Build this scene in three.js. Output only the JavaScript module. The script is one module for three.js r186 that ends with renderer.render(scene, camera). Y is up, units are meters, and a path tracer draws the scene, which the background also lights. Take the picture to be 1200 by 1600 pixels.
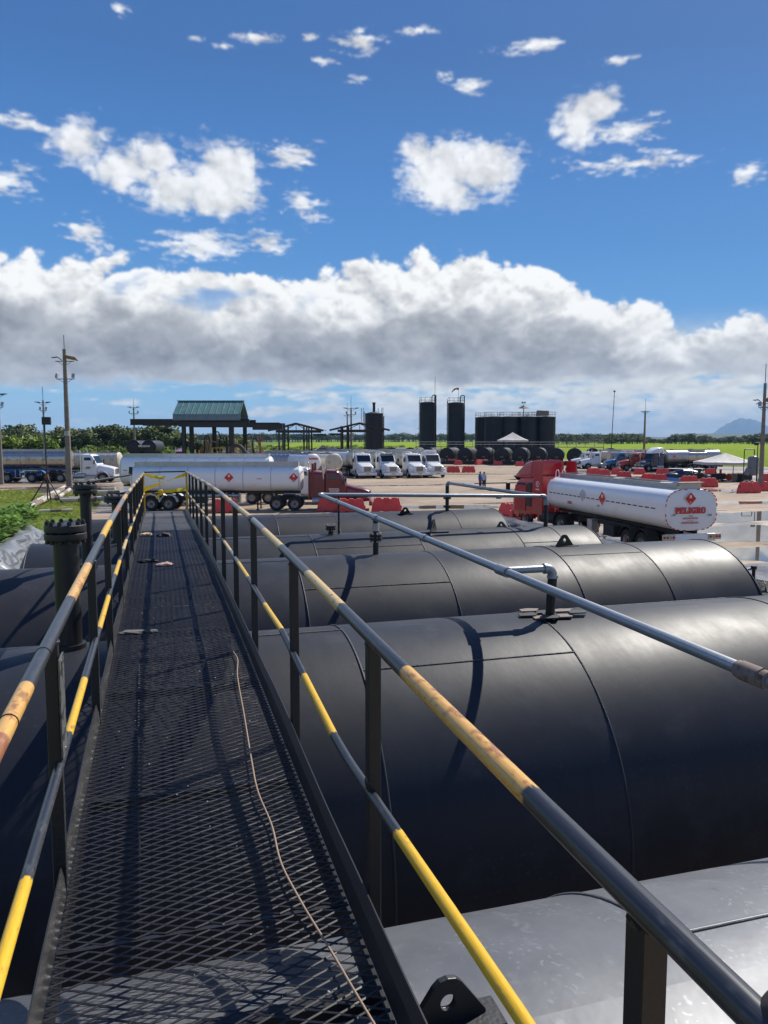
import * as THREE from 'three';
import { mergeGeometries } from 'three/addons/utils/BufferGeometryUtils.js';
import { RoundedBoxGeometry } from 'three/addons/geometries/RoundedBoxGeometry.js';
import { MarchingCubes } from 'three/addons/objects/MarchingCubes.js';

// ------------------------------------------------------------------ camera, sky, sun, exposure
const scene = new THREE.Scene();
const YAW = THREE.MathUtils.degToRad(16.33), PITCH = Math.atan(114 / 1200), EYE = 5.3;
const camera = new THREE.PerspectiveCamera(67.38, 0.75, 0.05, 30000);
camera.position.set(0, EYE, 0);
camera.rotation.order = 'YXZ';
camera.rotation.set(-PITCH, -YAW, 0);
scene.add(camera);

const renderer = new THREE.WebGLRenderer({ antialias: true });
renderer.setSize(768, 1024);
renderer.toneMapping = THREE.LinearToneMapping;
renderer.toneMappingExposure = 1.22;
renderer.shadowMap.enabled = true;
renderer.shadowMap.type = THREE.PCFSoftShadowMap;

const SUN = new THREE.Vector3(0.82, 1.0, -0.54).normalize();
const sun = new THREE.DirectionalLight(new THREE.Color().setRGB(1, 0.95, 0.86), 5.0);
sun.name = 'sunlight';
sun.position.copy(SUN).multiplyScalar(200);
sun.castShadow = true;
sun.shadow.mapSize.set(4096, 4096);
Object.assign(sun.shadow.camera, { left: -130, right: 130, top: 130, bottom: -130, near: 1, far: 500 });
scene.add(sun, sun.target);

// ------------------------------------------------------------------ random numbers and noise
function rng(seed) {
  let s = seed | 0;
  return () => { s = (s + 0x6d2b79f5) | 0; let t = Math.imul(s ^ (s >>> 15), 1 | s); t = (t + Math.imul(t ^ (t >>> 7), 61 | t)) ^ t; return ((t ^ (t >>> 14)) >>> 0) / 4294967296; };
}
const PERM = new Uint8Array(1024);
{ const r = rng(7), a = [...Array(256).keys()]; for (let i = 255; i > 0; i--) { const j = Math.floor(r() * (i + 1)); [a[i], a[j]] = [a[j], a[i]]; } for (let i = 0; i < 1024; i++) PERM[i] = a[i & 255]; }
function grad(h, x, y, z) {
  h &= 15;
  const u = h < 8 ? x : y, v = h < 4 ? y : (h === 12 || h === 14 ? x : z);
  return ((h & 1) ? -u : u) + ((h & 2) ? -v : v);
}
function noise(x, y, z) {
  const fx = Math.floor(x), fy = Math.floor(y), fz = Math.floor(z), X = fx & 255, Y = fy & 255, Z = fz & 255;
  x -= fx; y -= fy; z -= fz;
  const u = x * x * x * (x * (x * 6 - 15) + 10), v = y * y * y * (y * (y * 6 - 15) + 10), w = z * z * z * (z * (z * 6 - 15) + 10);
  const A = PERM[X] + Y, AA = PERM[A] + Z, AB = PERM[A + 1] + Z, B = PERM[X + 1] + Y, BA = PERM[B] + Z, BB = PERM[B + 1] + Z;
  const a = grad(PERM[AA], x, y, z), b = grad(PERM[BA], x - 1, y, z), c = grad(PERM[AB], x, y - 1, z), d = grad(PERM[BB], x - 1, y - 1, z);
  const e = grad(PERM[AA + 1], x, y, z - 1), f = grad(PERM[BA + 1], x - 1, y, z - 1), g = grad(PERM[AB + 1], x, y - 1, z - 1), h = grad(PERM[BB + 1], x - 1, y - 1, z - 1);
  const p = a + u * (b - a), q = c + u * (d - c), r = e + u * (f - e), s = g + u * (h - g), k = p + v * (q - p), l = r + v * (s - r);
  return k + w * (l - k);
}
function fbm(x, y, z, oct, gain = 0.5) { let s = 0, a = 1, n = 0; for (let i = 0; i < oct; i++) { s += a * noise(x, y, z); n += a; a *= gain; x = x * 2.03 + 17.1; y = y * 2.03 + 5.7; z = z * 2.03 + 9.3; } return s / n; }
function billow(x, y, z, oct, gain = 0.5) { let s = 0, a = 1, n = 0; for (let i = 0; i < oct; i++) { s += a * Math.min(1, Math.abs(noise(x, y, z)) * 1.9); n += a; a *= gain; x = x * 2.07 + 3.1; y = y * 2.07 + 15.7; z = z * 2.07 + 1.3; } return s / n; }
const clamp = (x, a = 0, b = 1) => (x < a ? a : x > b ? b : x), mix = (a, b, t) => a + (b - a) * t;
const sstep = (a, b, x) => { const t = clamp((x - a) / (b - a)); return t * t * (3 - 2 * t); };

// ------------------------------------------------------------------ the sky: blue air, one long cumulus bank, loose small clouds
{
  const W = 4096, H = 2048, data = new Float32Array(W * H * 4), D = 180 / Math.PI;
  const topAt = [[-25.9, 12.8], [-24.2, 12.8], [-23.3, 12.3], [-21.3, 11.9], [-18, 12.2], [-13.7, 12.1], [-11.5, 11.3], [-8.3, 11.7], [-3.7, 12.4], [0.9, 13], [3.7, 13.2], [5.6, 13.4], [9.2, 12.6], [11.9, 12.2], [14.1, 11.5], [15.7, 10.4], [18, 9.7], [20.2, 8.8], [21.2, 8.1], [22.2, 8.5], [26.1, 8.4]];
  const top = (a) => {
    const far = 10.6 + 3.2 * noise(Math.cos(a / D) * 2.3 + 5, Math.sin(a / D) * 2.3 + 2, 3.3);
    let v = topAt[0][1];
    for (let i = 1; i < topAt.length; i++) if (a > topAt[i - 1][0]) { const k = clamp((a - topAt[i - 1][0]) / (topAt[i][0] - topAt[i - 1][0])); v = mix(topAt[i - 1][1], topAt[i][1], k); }
    return mix(v, far, sstep(26, 40, Math.abs(a)));
  };
  const air = [[0, 0.62, 0.80, 0.92], [1.2, 0.50, 0.74, 0.90], [3, 0.32, 0.60, 0.84], [8, 0.14, 0.37, 0.73], [13, 0.094, 0.285, 0.64], [18, 0.074, 0.23, 0.57], [25, 0.056, 0.168, 0.44], [40, 0.046, 0.135, 0.41], [90, 0.036, 0.10, 0.32]];
  // small clouds: bearing, height, half width, half height in degrees, and how streaky
  const small = [[-20.64, 18.9, 2.0, 1.6, 0], [-18, 17.9, 2.4, 1.5, 0], [-16.1, 18.6, 1.6, 1.2, 0], [-14.9, 16.9, 2.6, 1.6, 0], [-11.35, 18.0, 3.0, 1.9, 0], [-11.83, 16.5, 3.2, 1.3, 0], [-6.63, 19.27, 2.1, 0.7, 1], [-5.76, 16.3, 1.4, 1.0, 1],
    [2.4, 19.5, 1.5, 1.3, 0], [4.13, 18.5, 2.9, 1.9, 0], [7.09, 18.6, 3.2, 1.7, 0], [4.6, 17.1, 2.3, 1.1, 0], [13.68, 21.1, 1.8, 1.5, 0], [14.95, 21.77, 1.6, 0.95, 0], [16.9, 20.1, 2.4, 0.65, 1], [17.8, 18.15, 4.3, 0.62, 1],
    [-2.04, 26.0, 2.0, 0.62, 1], [2.26, 26.63, 1.5, 0.26, 1], [-8.76, 26.04, 1.5, 0.33, 1], [10.54, 25.47, 2.2, 0.38, 1], [6.13, 23.48, 1.1, 0.43, 1], [4.09, 24.13, 0.7, 0.38, 1], [-1.96, 24.03, 0.95, 0.26, 1], [-18.07, 26.62, 0.6, 0.4, 1], [15.93, 24.16, 1.2, 0.24, 1],
    [24.6, 16.9, 1.2, 0.8, 1], [-25.6, 16.3, 2.0, 1.1, 1], [-24.6, 19.72, 2.4, 0.4, 1], [-20.64, 13.5, 1.3, 0.85, 1], [-12.6, 13.35, 3.4, 0.95, 1], [-8.53, 13.63, 1.8, 0.7, 1], [-4.53, 24.94, 0.9, 0.24, 1], [-11.1, 25.4, 0.7, 0.24, 1], [-13.1, 25.67, 0.65, 0.19, 1], [-5.1, 26.2, 0.7, 0.29, 1]];
  const r = rng(31);
  for (let i = 0; i < 260; i++) {
    const a = r() * 360 - 180, e = 13 + 60 * r() * r(), s = 0.6 + 2.6 * r() * r();
    if (Math.abs(a) < 33 && e < 31) continue;
    for (let k = 0; k < 1 + 3 * r(); k++) small.push([a + (r() - 0.5) * 3 * s / Math.cos(e / D), e + (r() - 0.5) * 1.2 * s, s * (0.7 + r()) / Math.cos(e / D), s * (0.3 + 0.35 * r()), r() < 0.35 ? 1 : 0]);
  }
  const heading = Math.atan2(-Math.cos(YAW), Math.sin(YAW));
  const up = SUN.clone();
  for (let row = 0; row < H; row++) {
    const el = ((row + 0.5) / H - 0.5) * Math.PI, e = el * D;
    let k = 1; while (k < air.length - 1 && air[k][0] < e) k++;
    const f = clamp((e - air[k - 1][0]) / (air[k][0] - air[k - 1][0])), base = [1, 2, 3].map((c) => mix(air[k - 1][c], air[k][c], f));
    const y = Math.sin(el), ce = Math.cos(el);
    const near = small.filter((b) => Math.abs(e - b[1]) < b[3] * 2.4);
    for (let col = 0; col < W; col++) {
      const az = ((col + 0.5) / W - 0.5) * 2 * Math.PI, o = (row * W + col) * 4;
      data[o + 3] = 1;
      if (e <= 0) { data[o] = 0.26; data[o + 1] = 0.27; data[o + 2] = 0.22; continue; }
      const x = Math.cos(az) * ce, z = Math.sin(az) * ce;
      let a = (az - heading) * D; if (a > 180) a -= 360; if (a < -180) a += 360;
      const cs = x * up.x + y * up.y + z * up.z, sep = Math.acos(clamp(cs, -1, 1)) * D;
      const g = 0.16 * Math.exp(-sep / 15) + 0.5 * Math.exp(-sep / 4);
      let R = base[0] + g, G = base[1] + g * 0.98, B = base[2] + g * 0.9;
      // loose clouds
      let dens = 0, streak = 0;
      for (const b of near) {
        let da = a - b[0]; if (da > 180) da -= 360; if (da < -180) da += 360;
        if (Math.abs(da) > b[2] * 2.2) continue;
        const q = 1 - Math.sqrt((da / b[2]) ** 2 + ((e - b[1]) / b[3]) ** 2);
        if (q > dens || dens === 0) { dens = dens === 0 ? q : Math.max(dens, q) + 0.12; streak = b[4]; }
      }
      if (near.length && dens > -1.0 && dens !== 0) {
        const s = streak ? 2.2 : 1;
        const w1 = fbm(x * 22, y * 26 * s, z * 22, 4, 0.55), w2 = fbm(x * 62 + w1 * 1.2, y * 74 * s, z * 62, 6, 0.6), w4 = billow(x * 44, y * 52 * s, z * 44, 4, 0.55);
        const fib = fbm(x * 40 + y * 60, y * 150, z * 40, 4, 0.6), n = dens * (streak ? 0.85 : 1.25) + w1 * (streak ? 1.0 : 0.8) + w2 * (streak ? 1.0 : 0.6) + (w4 - 0.4) * 0.5 + fib * (streak ? 0.6 : 0.35) + (streak ? -0.13 : 0.04);
        const al = 0.22 * sstep(-0.35, 0.15, n) * sstep(-0.2, 0.3, n + fib) + 0.74 * sstep(-0.02, 0.85, n);
        if (al > 0.002) {
          const w3 = fbm((x + up.x * 0.012) * 22, (y + up.y * 0.012) * 26 * s, (z + up.z * 0.012) * 22, 4, 0.55);
          const l = clamp(0.86 + (w1 - w3) * 0.55 + (w4 - 0.4) * 0.12 + 0.06 * w2, 0.6, 0.99);
          R = mix(R, l * 0.985, al); G = mix(G, l, al); B = mix(B, l * 1.015, al);
        }
      }
      // hazy low layer under the bank
      if (e < 9) {
        const n = fbm(x * 15 + 4, y * 75, z * 15, 5, 0.55), n2 = billow(x * 34, y * 78, z * 34, 4);
        const more = sstep(-16, 3, a) * 0.56 - 0.19;
        const al = clamp(sstep(-0.06 - more, 0.34 - more, n + 0.25 * (n2 - 0.4)) * (1 - sstep(5, 9, e)));
        const l = 0.78 + 0.34 * n2 - 0.12 * sstep(2, 6, e);
        R = mix(R, l * 0.97, al); G = mix(G, l * 0.98, al); B = mix(B, l * 0.94, al);
      }
      // the cumulus bank
      if (e < 18) {
        const t0 = top(a), F = 14;
        const low = fbm(x * 7 + 1, y * 13, z * 7, 3), bl = billow(x * F, y * F * 1.25, z * F, 6, 0.56);
        const t = t0 - e + (bl - 0.42) * 2.6 + low * 1.5 - 0.35;
        const b0 = 3.8 + low * 1.3 + fbm(x * 24, y * 60, z * 24, 4) * 1.0;
        const gap = sstep(0.22, 0.5, fbm(x * 11 + 31, y * 26 + 3, z * 11, 4)) * sstep(7, 10.5, e) * sstep(-3, -9, a);
        const al = sstep(-0.05, 0.55, t) * sstep(b0 - 0.45, b0 + 0.6, e) * (1 - 0.8 * gap);
        if (al > 0.002) {
          const dd = 0.012, bs = billow((x + up.x * dd) * F, (y + up.y * dd) * F * 1.25, (z + up.z * dd) * F, 4, 0.56), b4 = billow(x * F, y * F * 1.25, z * F, 4, 0.56);
          const relief = (b4 - bs) * 1.8;
          const lump = fbm(x * 11 + 40, y * 20, z * 11, 4);
          const fold = billow(x * 30 + low, y * 38, z * 30 + low, 4, 0.55);
          const depth = sstep(0.9, 5.2, t + lump * 3.4 + low * 1.4 + (fold - 0.42) * 1.5) * sstep(b0 - 1.2, b0 + 0.9, e + lump * 1.2);
          const under = sstep(b0 + 2.6, b0 + 0.3, e);
          let l = mix(1.0, 0.37 + 0.17 * lump + 0.30 * low + 0.07 * (fold - 0.42), depth) + relief * mix(0.5, 0.12, depth) - 0.14 * (0.5 - fold) * (1 - depth);
          l = mix(l, 0.66 + 0.35 * lump, under * 0.45);
          l += (0.10 * fbm(x * 95, y * 120, z * 95, 3, 0.6) + 0.16 * (billow(x * 55 + low, y * 68, z * 55, 3) - 0.42)) * (1 - 0.75 * depth);
          l = clamp(l, 0.2, 1.04);
          const warm = clamp((l - 0.3) / 0.6);
          R = mix(R, l * mix(0.95, 1.0, warm), al); G = mix(G, l * mix(0.985, 1.0, warm), al); B = mix(B, l * mix(1.05, 0.98, warm), al);
        }
      }
      data[o] = R * 0.85; data[o + 1] = G * 0.85; data[o + 2] = B * 0.85;
    }
  }
  const t = new THREE.DataTexture(data, W, H, THREE.RGBAFormat, THREE.FloatType);
  t.mapping = THREE.EquirectangularReflectionMapping; t.magFilter = t.minFilter = THREE.LinearFilter; t.needsUpdate = true;
  scene.background = t; scene.environment = t;
}

// ------------------------------------------------------------------ materials
function tex(size, repeat, fn, srgb = false) {                 // a mirrored computed texture; fn(u, v) in 0..1 gives [r, g, b] in 0..1
  const d = new Uint8Array(size * size * 4);
  for (let j = 0; j < size; j++) for (let i = 0; i < size; i++) { const c = fn(i / size, j / size), o = (j * size + i) * 4; d[o] = 255 * clamp(c[0]); d[o + 1] = 255 * clamp(c[1]); d[o + 2] = 255 * clamp(c[2]); d[o + 3] = 255; }
  const t = new THREE.DataTexture(d, size, size);
  t.wrapS = t.wrapT = THREE.MirroredRepeatWrapping; t.magFilter = THREE.LinearFilter; t.minFilter = THREE.LinearMipmapLinearFilter; t.generateMipmaps = true;
  t.repeat.set(repeat, repeat); if (srgb) t.colorSpace = THREE.SRGBColorSpace; t.needsUpdate = true; return t;
}
const grey = (v) => [v, v, v];
const T = {
  grain: tex(512, 0.5, (u, v) => grey(0.5 + 0.5 * fbm(u * 24, v * 24, 1, 5) + 0.25 * noise(u * 190, v * 190, 4))),
  smear: tex(512, 0.22, (u, v) => grey(0.5 + 0.9 * fbm(u * 6, v * 9, 2.5, 6, 0.6))),
  tint: tex(512, 0.3, (u, v) => { const n = fbm(u * 8, v * 8, 6, 6, 0.6), m = fbm(u * 3, v * 3, 9, 4); return grey(0.80 + 0.30 * n + 0.18 * m); }),
  grime: tex(512, 0.25, (u, v) => { const n = fbm(u * 7, v * 7, 12, 6, 0.62), s = sstep(0.05, 0.4, n + 0.25 * noise(u * 40, v * 6, 3)); return [mix(0.98, 0.66, s), mix(0.98, 0.58, s), mix(0.97, 0.48, s)]; }),
  scuff: tex(1024, 0.5, (u, v) => { const n = fbm(u * 5, v * 5, 3, 6, 0.6), a = sstep(0.18, 0.36, fbm(u * 9, v * 16, 8, 5, 0.62)), d = sstep(0.2, 0.45, fbm(u * 4, v * 7, 19, 6, 0.62)), w = sstep(0.30, 0.42, noise(u * 90, v * 90, 2)) * sstep(0.0, 0.3, fbm(u * 6, v * 6, 31, 4)); const g = 0.66 + 0.28 * n + 0.26 * a * (0.5 + noise(u * 60, v * 60, 7)) - 0.22 * d + 0.3 * w; return [g * 1.0, g * (1 - 0.03 * d), g * (1 - 0.07 * d)]; }),
  shell: tex(1024, 0.25, (u, v) => { const n = fbm(u * 5, v * 5, 41, 6, 0.6), drip = sstep(0.12, 0.5, fbm(u * 3, v * 42, 43, 4, 0.6) + 0.25 * fbm(u * 4, v * 6, 45, 3)), dust = sstep(0.05, 0.45, fbm(u * 7, v * 6, 47, 6, 0.65)), sp = sstep(0.42, 0.55, noise(u * 110, v * 110, 49)) * sstep(-0.1, 0.3, n); const g = 0.50 + 0.16 * n + 0.26 * dust + 0.07 * drip + 0.35 * sp; return [g, g * (1 - 0.02 * dust), g * (1 - 0.05 * dust)]; }),
  shellRough: tex(512, 0.25, (u, v) => { const n = fbm(u * 6, v * 6, 53, 6, 0.6), drip = fbm(u * 3, v * 30, 55, 4, 0.6); return grey(clamp(0.80 + 0.22 * n + 0.05 * drip, 0.62, 1)); }),
  dust: tex(512, 0.2, (u, v) => { const n = fbm(u * 5, v * 5, 15, 6, 0.62), s = sstep(0.15, 0.5, n); return [mix(0.99, 0.88, s), mix(0.985, 0.83, s), mix(0.98, 0.76, s)]; }),
  rust: tex(512, 0.8, (u, v) => { const n = fbm(u * 9, v * 9, 22, 6, 0.62), s = sstep(-0.05, 0.3, n); return [mix(0.72, 0.36, s), mix(0.66, 0.17, s), mix(0.60, 0.08, s)]; }),
};
const col = (r, g, b) => new THREE.Color().setRGB(r, g, b);
function mat(c, rough, o = {}) {
  const m = new THREE.MeshPhysicalMaterial({ color: col(...c), roughness: rough, side: o.side ?? THREE.FrontSide });
  for (const k in o) if (k !== 'side') m[k] = o[k];
  return m;
}
const M = {
  tank: [[0.050, 0.054, 0.067, 0.62], [0.044, 0.049, 0.064, 0.58], [0.056, 0.058, 0.068, 0.65], [0.046, 0.053, 0.070, 0.60]].map(([r, g, b, k]) => mat([r, g, b], k, { map: T.shell, roughnessMap: T.shellRough, bumpMap: T.smear, bumpScale: 0.002, specularIntensity: 0.46 })),
  weld: mat([0.055, 0.056, 0.062], 0.45, { bumpMap: T.grain, bumpScale: 0.002, specularIntensity: 0.6 }),
  dusty: [0.20, 0.225].map((v) => mat([v * 0.97, v * 1.01, v * 1.09], 0.62, { metalness: 0.35, map: T.scuff, roughnessMap: T.shellRough, bumpMap: T.smear, bumpScale: 0.005 })),
  black: mat([0.013, 0.013, 0.015], 0.42, { bumpMap: T.grain, bumpScale: 0.0015 }),
  blackMatt: mat([0.025, 0.024, 0.024], 0.7, { map: T.tint }),
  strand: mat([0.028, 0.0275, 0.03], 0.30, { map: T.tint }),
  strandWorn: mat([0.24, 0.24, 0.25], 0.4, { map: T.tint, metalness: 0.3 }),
  galv: mat([0.40, 0.43, 0.45], 0.42, { metalness: 0.55, map: T.tint, bumpMap: T.grain, bumpScale: 0.001 }),
  galvWorn: mat([0.5, 0.48, 0.44], 0.48, { metalness: 0.35, map: T.grime }),
  rusty: mat([0.8, 0.75, 0.7], 0.85, { map: T.rust }),
  rustDark: mat([0.30, 0.26, 0.24], 0.8, { map: T.rust }),
  yellow: mat([0.72, 0.44, 0.03], 0.5, { map: T.tint }),
  tape: mat([0.95, 0.72, 0.03], 0.45, { side: THREE.DoubleSide, transmission: 0.35, thickness: 0 }),
  white: mat([0.76, 0.77, 0.78], 0.3, { map: T.dust, clearcoat: 0.4, clearcoatRoughness: 0.2 }),
  whiteTank: mat([0.82, 0.83, 0.83], 0.33, { map: T.dust, clearcoat: 0.35, clearcoatRoughness: 0.25 }),
  cream: mat([0.55, 0.51, 0.42], 0.45, { map: T.grime }),
  silver: mat([0.46, 0.43, 0.40], 0.26, { metalness: 0.9, map: T.grime, bumpMap: T.smear, bumpScale: 0.004 }),
  chrome: mat([0.75, 0.75, 0.76], 0.16, { metalness: 1 }),
  aluminium: mat([0.52, 0.53, 0.54], 0.42, { metalness: 0.7, map: T.tint }),
  red: mat([0.56, 0.022, 0.03], 0.3, { map: T.tint, clearcoat: 0.5, clearcoatRoughness: 0.2 }),
  darkRed: mat([0.19, 0.016, 0.02], 0.3, { map: T.tint, clearcoat: 0.5, clearcoatRoughness: 0.2 }),
  orangeRed: mat([0.5, 0.06, 0.02], 0.35, { map: T.tint, clearcoat: 0.4 }),
  blue: mat([0.03, 0.15, 0.45], 0.4, { map: T.tint }),
  cyanBlue: mat([0.03, 0.20, 0.36], 0.35, { map: T.tint, clearcoat: 0.4 }),
  navy: mat([0.015, 0.025, 0.06], 0.3, { clearcoat: 0.5 }),
  barrier: mat([0.92, 0.10, 0.08], 0.55, { transmission: 0.22, thickness: 0, map: T.tint, bumpMap: T.smear, bumpScale: 0.01 }),
  barrierOrange: mat([0.66, 0.10, 0.035], 0.5, { map: T.tint }),
  glass: mat([0.012, 0.016, 0.02], 0.06, { specularIntensity: 1 }),
  rubber: mat([0.022, 0.021, 0.02], 0.82, { map: T.tint }),
  rim: mat([0.35, 0.34, 0.33], 0.5, { metalness: 0.4, map: T.grime }),
  redHub: mat([0.35, 0.07, 0.04], 0.55, { map: T.tint }),
  frame: mat([0.03, 0.028, 0.027], 0.7, { map: T.tint }),
  lampRed: mat([0.5, 0.01, 0.01], 0.25),
  lampClear: mat([0.6, 0.6, 0.58], 0.12),
  teal: mat([0.125, 0.25, 0.245], 0.42, { map: T.tint }),
  tealDark: mat([0.15, 0.21, 0.26], 0.5, { map: T.tint }),
  steelDark: mat([0.022, 0.021, 0.022], 0.6, { map: T.tint }),
  concrete: mat([0.27, 0.235, 0.195], 0.88, { map: T.tint, bumpMap: T.grain, bumpScale: 0.006 }),
  canvasWhite: mat([0.74, 0.70, 0.64], 0.8, { map: T.tint, side: THREE.DoubleSide, transmission: 0.25, thickness: 0 }),
  wood: mat([0.33, 0.24, 0.16], 0.85, { map: T.tint }),
  liner: mat([0.25, 0.26, 0.275], 0.3, { map: T.tint, bumpMap: T.smear, bumpScale: 0.03, side: THREE.DoubleSide }),
  linerBlack: mat([0.02, 0.022, 0.03], 0.4, { bumpMap: T.smear, bumpScale: 0.03, side: THREE.DoubleSide }),
  soil: mat([0.30, 0.23, 0.16], 0.95, { map: T.tint, bumpMap: T.grain, bumpScale: 0.03 }),
  skin: mat([0.32, 0.18, 0.12], 0.6),
  shirtBlue: mat([0.06, 0.11, 0.30], 0.85), shirtWhite: mat([0.45, 0.50, 0.60], 0.85), jeans: mat([0.045, 0.06, 0.12], 0.9), jeansDark: mat([0.02, 0.022, 0.035], 0.9), hair: mat([0.012, 0.01, 0.009], 0.7), boots: mat([0.03, 0.022, 0.016], 0.7),
  sleeve: mat([0.055, 0.045, 0.045], 0.95, { map: T.tint, bumpMap: T.grain, bumpScale: 0.002 }),
  pinkSock: mat([0.6, 0.22, 0.18], 0.8, { side: THREE.DoubleSide }),
};

// ------------------------------------------------------------------ geometry helpers
function planarUV(g) {                                           // uv in metres by the strongest axis of the normal
  const p = g.attributes.position, n = g.attributes.normal, uv = new Float32Array(p.count * 2);
  for (let i = 0; i < p.count; i++) {
    const ax = Math.abs(n.getX(i)), ay = Math.abs(n.getY(i)), az = Math.abs(n.getZ(i));
    if (ay >= ax && ay >= az) { uv[2 * i] = p.getX(i); uv[2 * i + 1] = p.getZ(i); } else if (ax >= az) { uv[2 * i] = p.getZ(i); uv[2 * i + 1] = p.getY(i); } else { uv[2 * i] = p.getX(i); uv[2 * i + 1] = p.getY(i); }
  }
  g.setAttribute('uv', new THREE.BufferAttribute(uv, 2)); return g;
}
const UPV = new THREE.Vector3(0, 1, 0), V = (x, y, z) => new THREE.Vector3(x, y, z), m4 = new THREE.Matrix4(), q4 = new THREE.Quaternion();
class B {                                                         // collects shapes and builds ONE mesh
  constructor() { this.l = []; }
  add(g, keepUV) { if (g.index) g = g.toNonIndexed(); for (const k of Object.keys(g.attributes)) if (!['position', 'normal', 'uv'].includes(k)) g.deleteAttribute(k); if (!keepUV) planarUV(g); this.l.push(g); return this; }
  box(w, h, d, x, y, z, rx = 0, ry = 0, rz = 0) { const g = new THREE.BoxGeometry(w, h, d); this.put(g, x, y, z, rx, ry, rz); return this; }
  rbox(w, h, d, x, y, z, r = 0.03, rx = 0, ry = 0, rz = 0) { const g = new RoundedBoxGeometry(w, h, d, 2, r); this.put(g, x, y, z, rx, ry, rz); return this; }
  put(g, x = 0, y = 0, z = 0, rx = 0, ry = 0, rz = 0, s) { m4.compose(V(x, y, z), q4.setFromEuler(new THREE.Euler(rx, ry, rz)), s || V(1, 1, 1)); g.applyMatrix4(m4); return this.add(g); }
  bar(a, b, r, seg = 8, r2 = r) { const A = V(...a), C = V(...b), d = C.clone().sub(A), L = d.length(); const g = new THREE.CylinderGeometry(r2, r, L, seg); m4.compose(A.clone().add(C).multiplyScalar(0.5), q4.setFromUnitVectors(UPV, d.normalize()), V(1, 1, 1)); g.applyMatrix4(m4); return this.add(g); }
  beam(a, b, w, h, roll = 0) {                                    // a rectangular bar, h measured as near to upright as can be
    const A = V(...a), C = V(...b), d = C.clone().sub(A), L = d.length(); d.normalize();
    const side = Math.abs(d.y) > 0.999 ? V(1, 0, 0) : V(0, 1, 0).cross(d).normalize(), up = d.clone().cross(side);
    if (roll) { side.applyAxisAngle(d, roll); up.applyAxisAngle(d, roll); }
    const g = new THREE.BoxGeometry(w, h, L); m4.makeBasis(side, up, d).setPosition(A.add(C).multiplyScalar(0.5)); g.applyMatrix4(m4); return this.add(g);
  }
  tube(pts, r, seg = 8, n = 0, tension = 0.5) { const c = new THREE.CatmullRomCurve3(pts.map((p) => V(...p)), false, 'catmullrom', tension); return this.add(new THREE.TubeGeometry(c, n || pts.length * 6, r, seg, false)); }
  lathe(pts, seg, x, y, z, rx = 0, ry = 0, rz = 0) { return this.put(new THREE.LatheGeometry(pts.map((p) => new THREE.Vector2(...p)), seg), x, y, z, rx, ry, rz); }
  prism(pts, depth, x, y, z, rx = 0, ry = 0, rz = 0, bevel = 0, holes = []) {   // an outline in x, y made thick along z, centred
    const s = new THREE.Shape(pts.map((p) => new THREE.Vector2(...p)));
    for (const [hx, hy, hr] of holes) { const h = new THREE.Path(); h.absarc(hx, hy, hr, 0, Math.PI * 2, true); s.holes.push(h); }
    const g = new THREE.ExtrudeGeometry(s, { depth: depth - 2 * bevel, bevelEnabled: bevel > 0, bevelSize: bevel, bevelThickness: bevel, bevelSegments: 2, curveSegments: 10 });
    g.translate(0, 0, -depth / 2 + bevel); return this.put(g, x, y, z, rx, ry, rz);
  }
  loft(secs, n = 32, p = 4) {                                     // sections along x: [x, half width at the bottom, half width at the top, y bottom, y top]; p is how square
    const pos = [], idx = [];
    for (const [x, wb, wt, y0, y1] of secs) for (let i = 0; i < n; i++) {
      const t = (i + 0.5) / n * Math.PI * 2, c = Math.cos(t), s = Math.sin(t), cc = Math.sign(c) * Math.abs(c) ** (2 / p), ss = Math.sign(s) * Math.abs(s) ** (2 / p);
      pos.push(x, (y0 + y1) / 2 + ss * (y1 - y0) / 2, cc * mix(wb, wt, (ss + 1) / 2));
    }
    const k = secs.length;
    for (let j = 0; j < k - 1; j++) for (let i = 0; i < n; i++) { const a = j * n + i, b = j * n + (i + 1) % n, c = a + n, d = b + n; idx.push(a, b, c, b, d, c); }
    for (const [j, f] of [[0, 0], [k - 1, 1]]) { const s = secs[j], c = pos.length / 3; pos.push(s[0], (s[3] + s[4]) / 2, 0); for (let i = 0; i < n; i++) { const a = j * n + i, b = j * n + (i + 1) % n; if (f) idx.push(c, a, b); else idx.push(c, b, a); } }
    // orient outwards whichever way x runs
    let g = new THREE.BufferGeometry(); g.setAttribute('position', new THREE.Float32BufferAttribute(pos, 3));
    if (secs[k - 1][0] < secs[0][0]) for (let i = 0; i < idx.length; i += 3) [idx[i + 1], idx[i + 2]] = [idx[i + 2], idx[i + 1]];
    for (let i = 0; i < idx.length; i += 3) [idx[i + 1], idx[i + 2]] = [idx[i + 2], idx[i + 1]];
    g.setIndex(idx); g.computeVertexNormals();
    g.setAttribute('uv', new THREE.Float32BufferAttribute(new Float32Array(pos.length / 3 * 2), 2));
    return this.add(g);
  }
  geo() { return this.l.length > 1 ? mergeGeometries(this.l) : this.l[0]; }
  build(name, m, parent, label) { const o = new THREE.Mesh(this.geo(), m); o.name = name; o.castShadow = o.receiveShadow = true; if (label) o.userData.label = label; parent.add(o); return o; }
}
const used = {};
const numbered = (n) => { const k = used[n] = (used[n] ?? -1) + 1; return k ? `${n}_${String(k).padStart(3, '0')}` : n; };
function tag(o, label, category, group, kind) { if (label) o.userData.label = label; if (category) o.userData.category = category; if (group) o.userData.group = group; if (kind) o.userData.kind = kind; return o; }
function thing(name, label, category, pos = [0, 0, 0], turn = 0, group) { const o = new THREE.Group(); o.name = numbered(name); o.position.set(...pos); o.rotation.y = turn; scene.add(o); return tag(o, label, category, group); }
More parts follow.
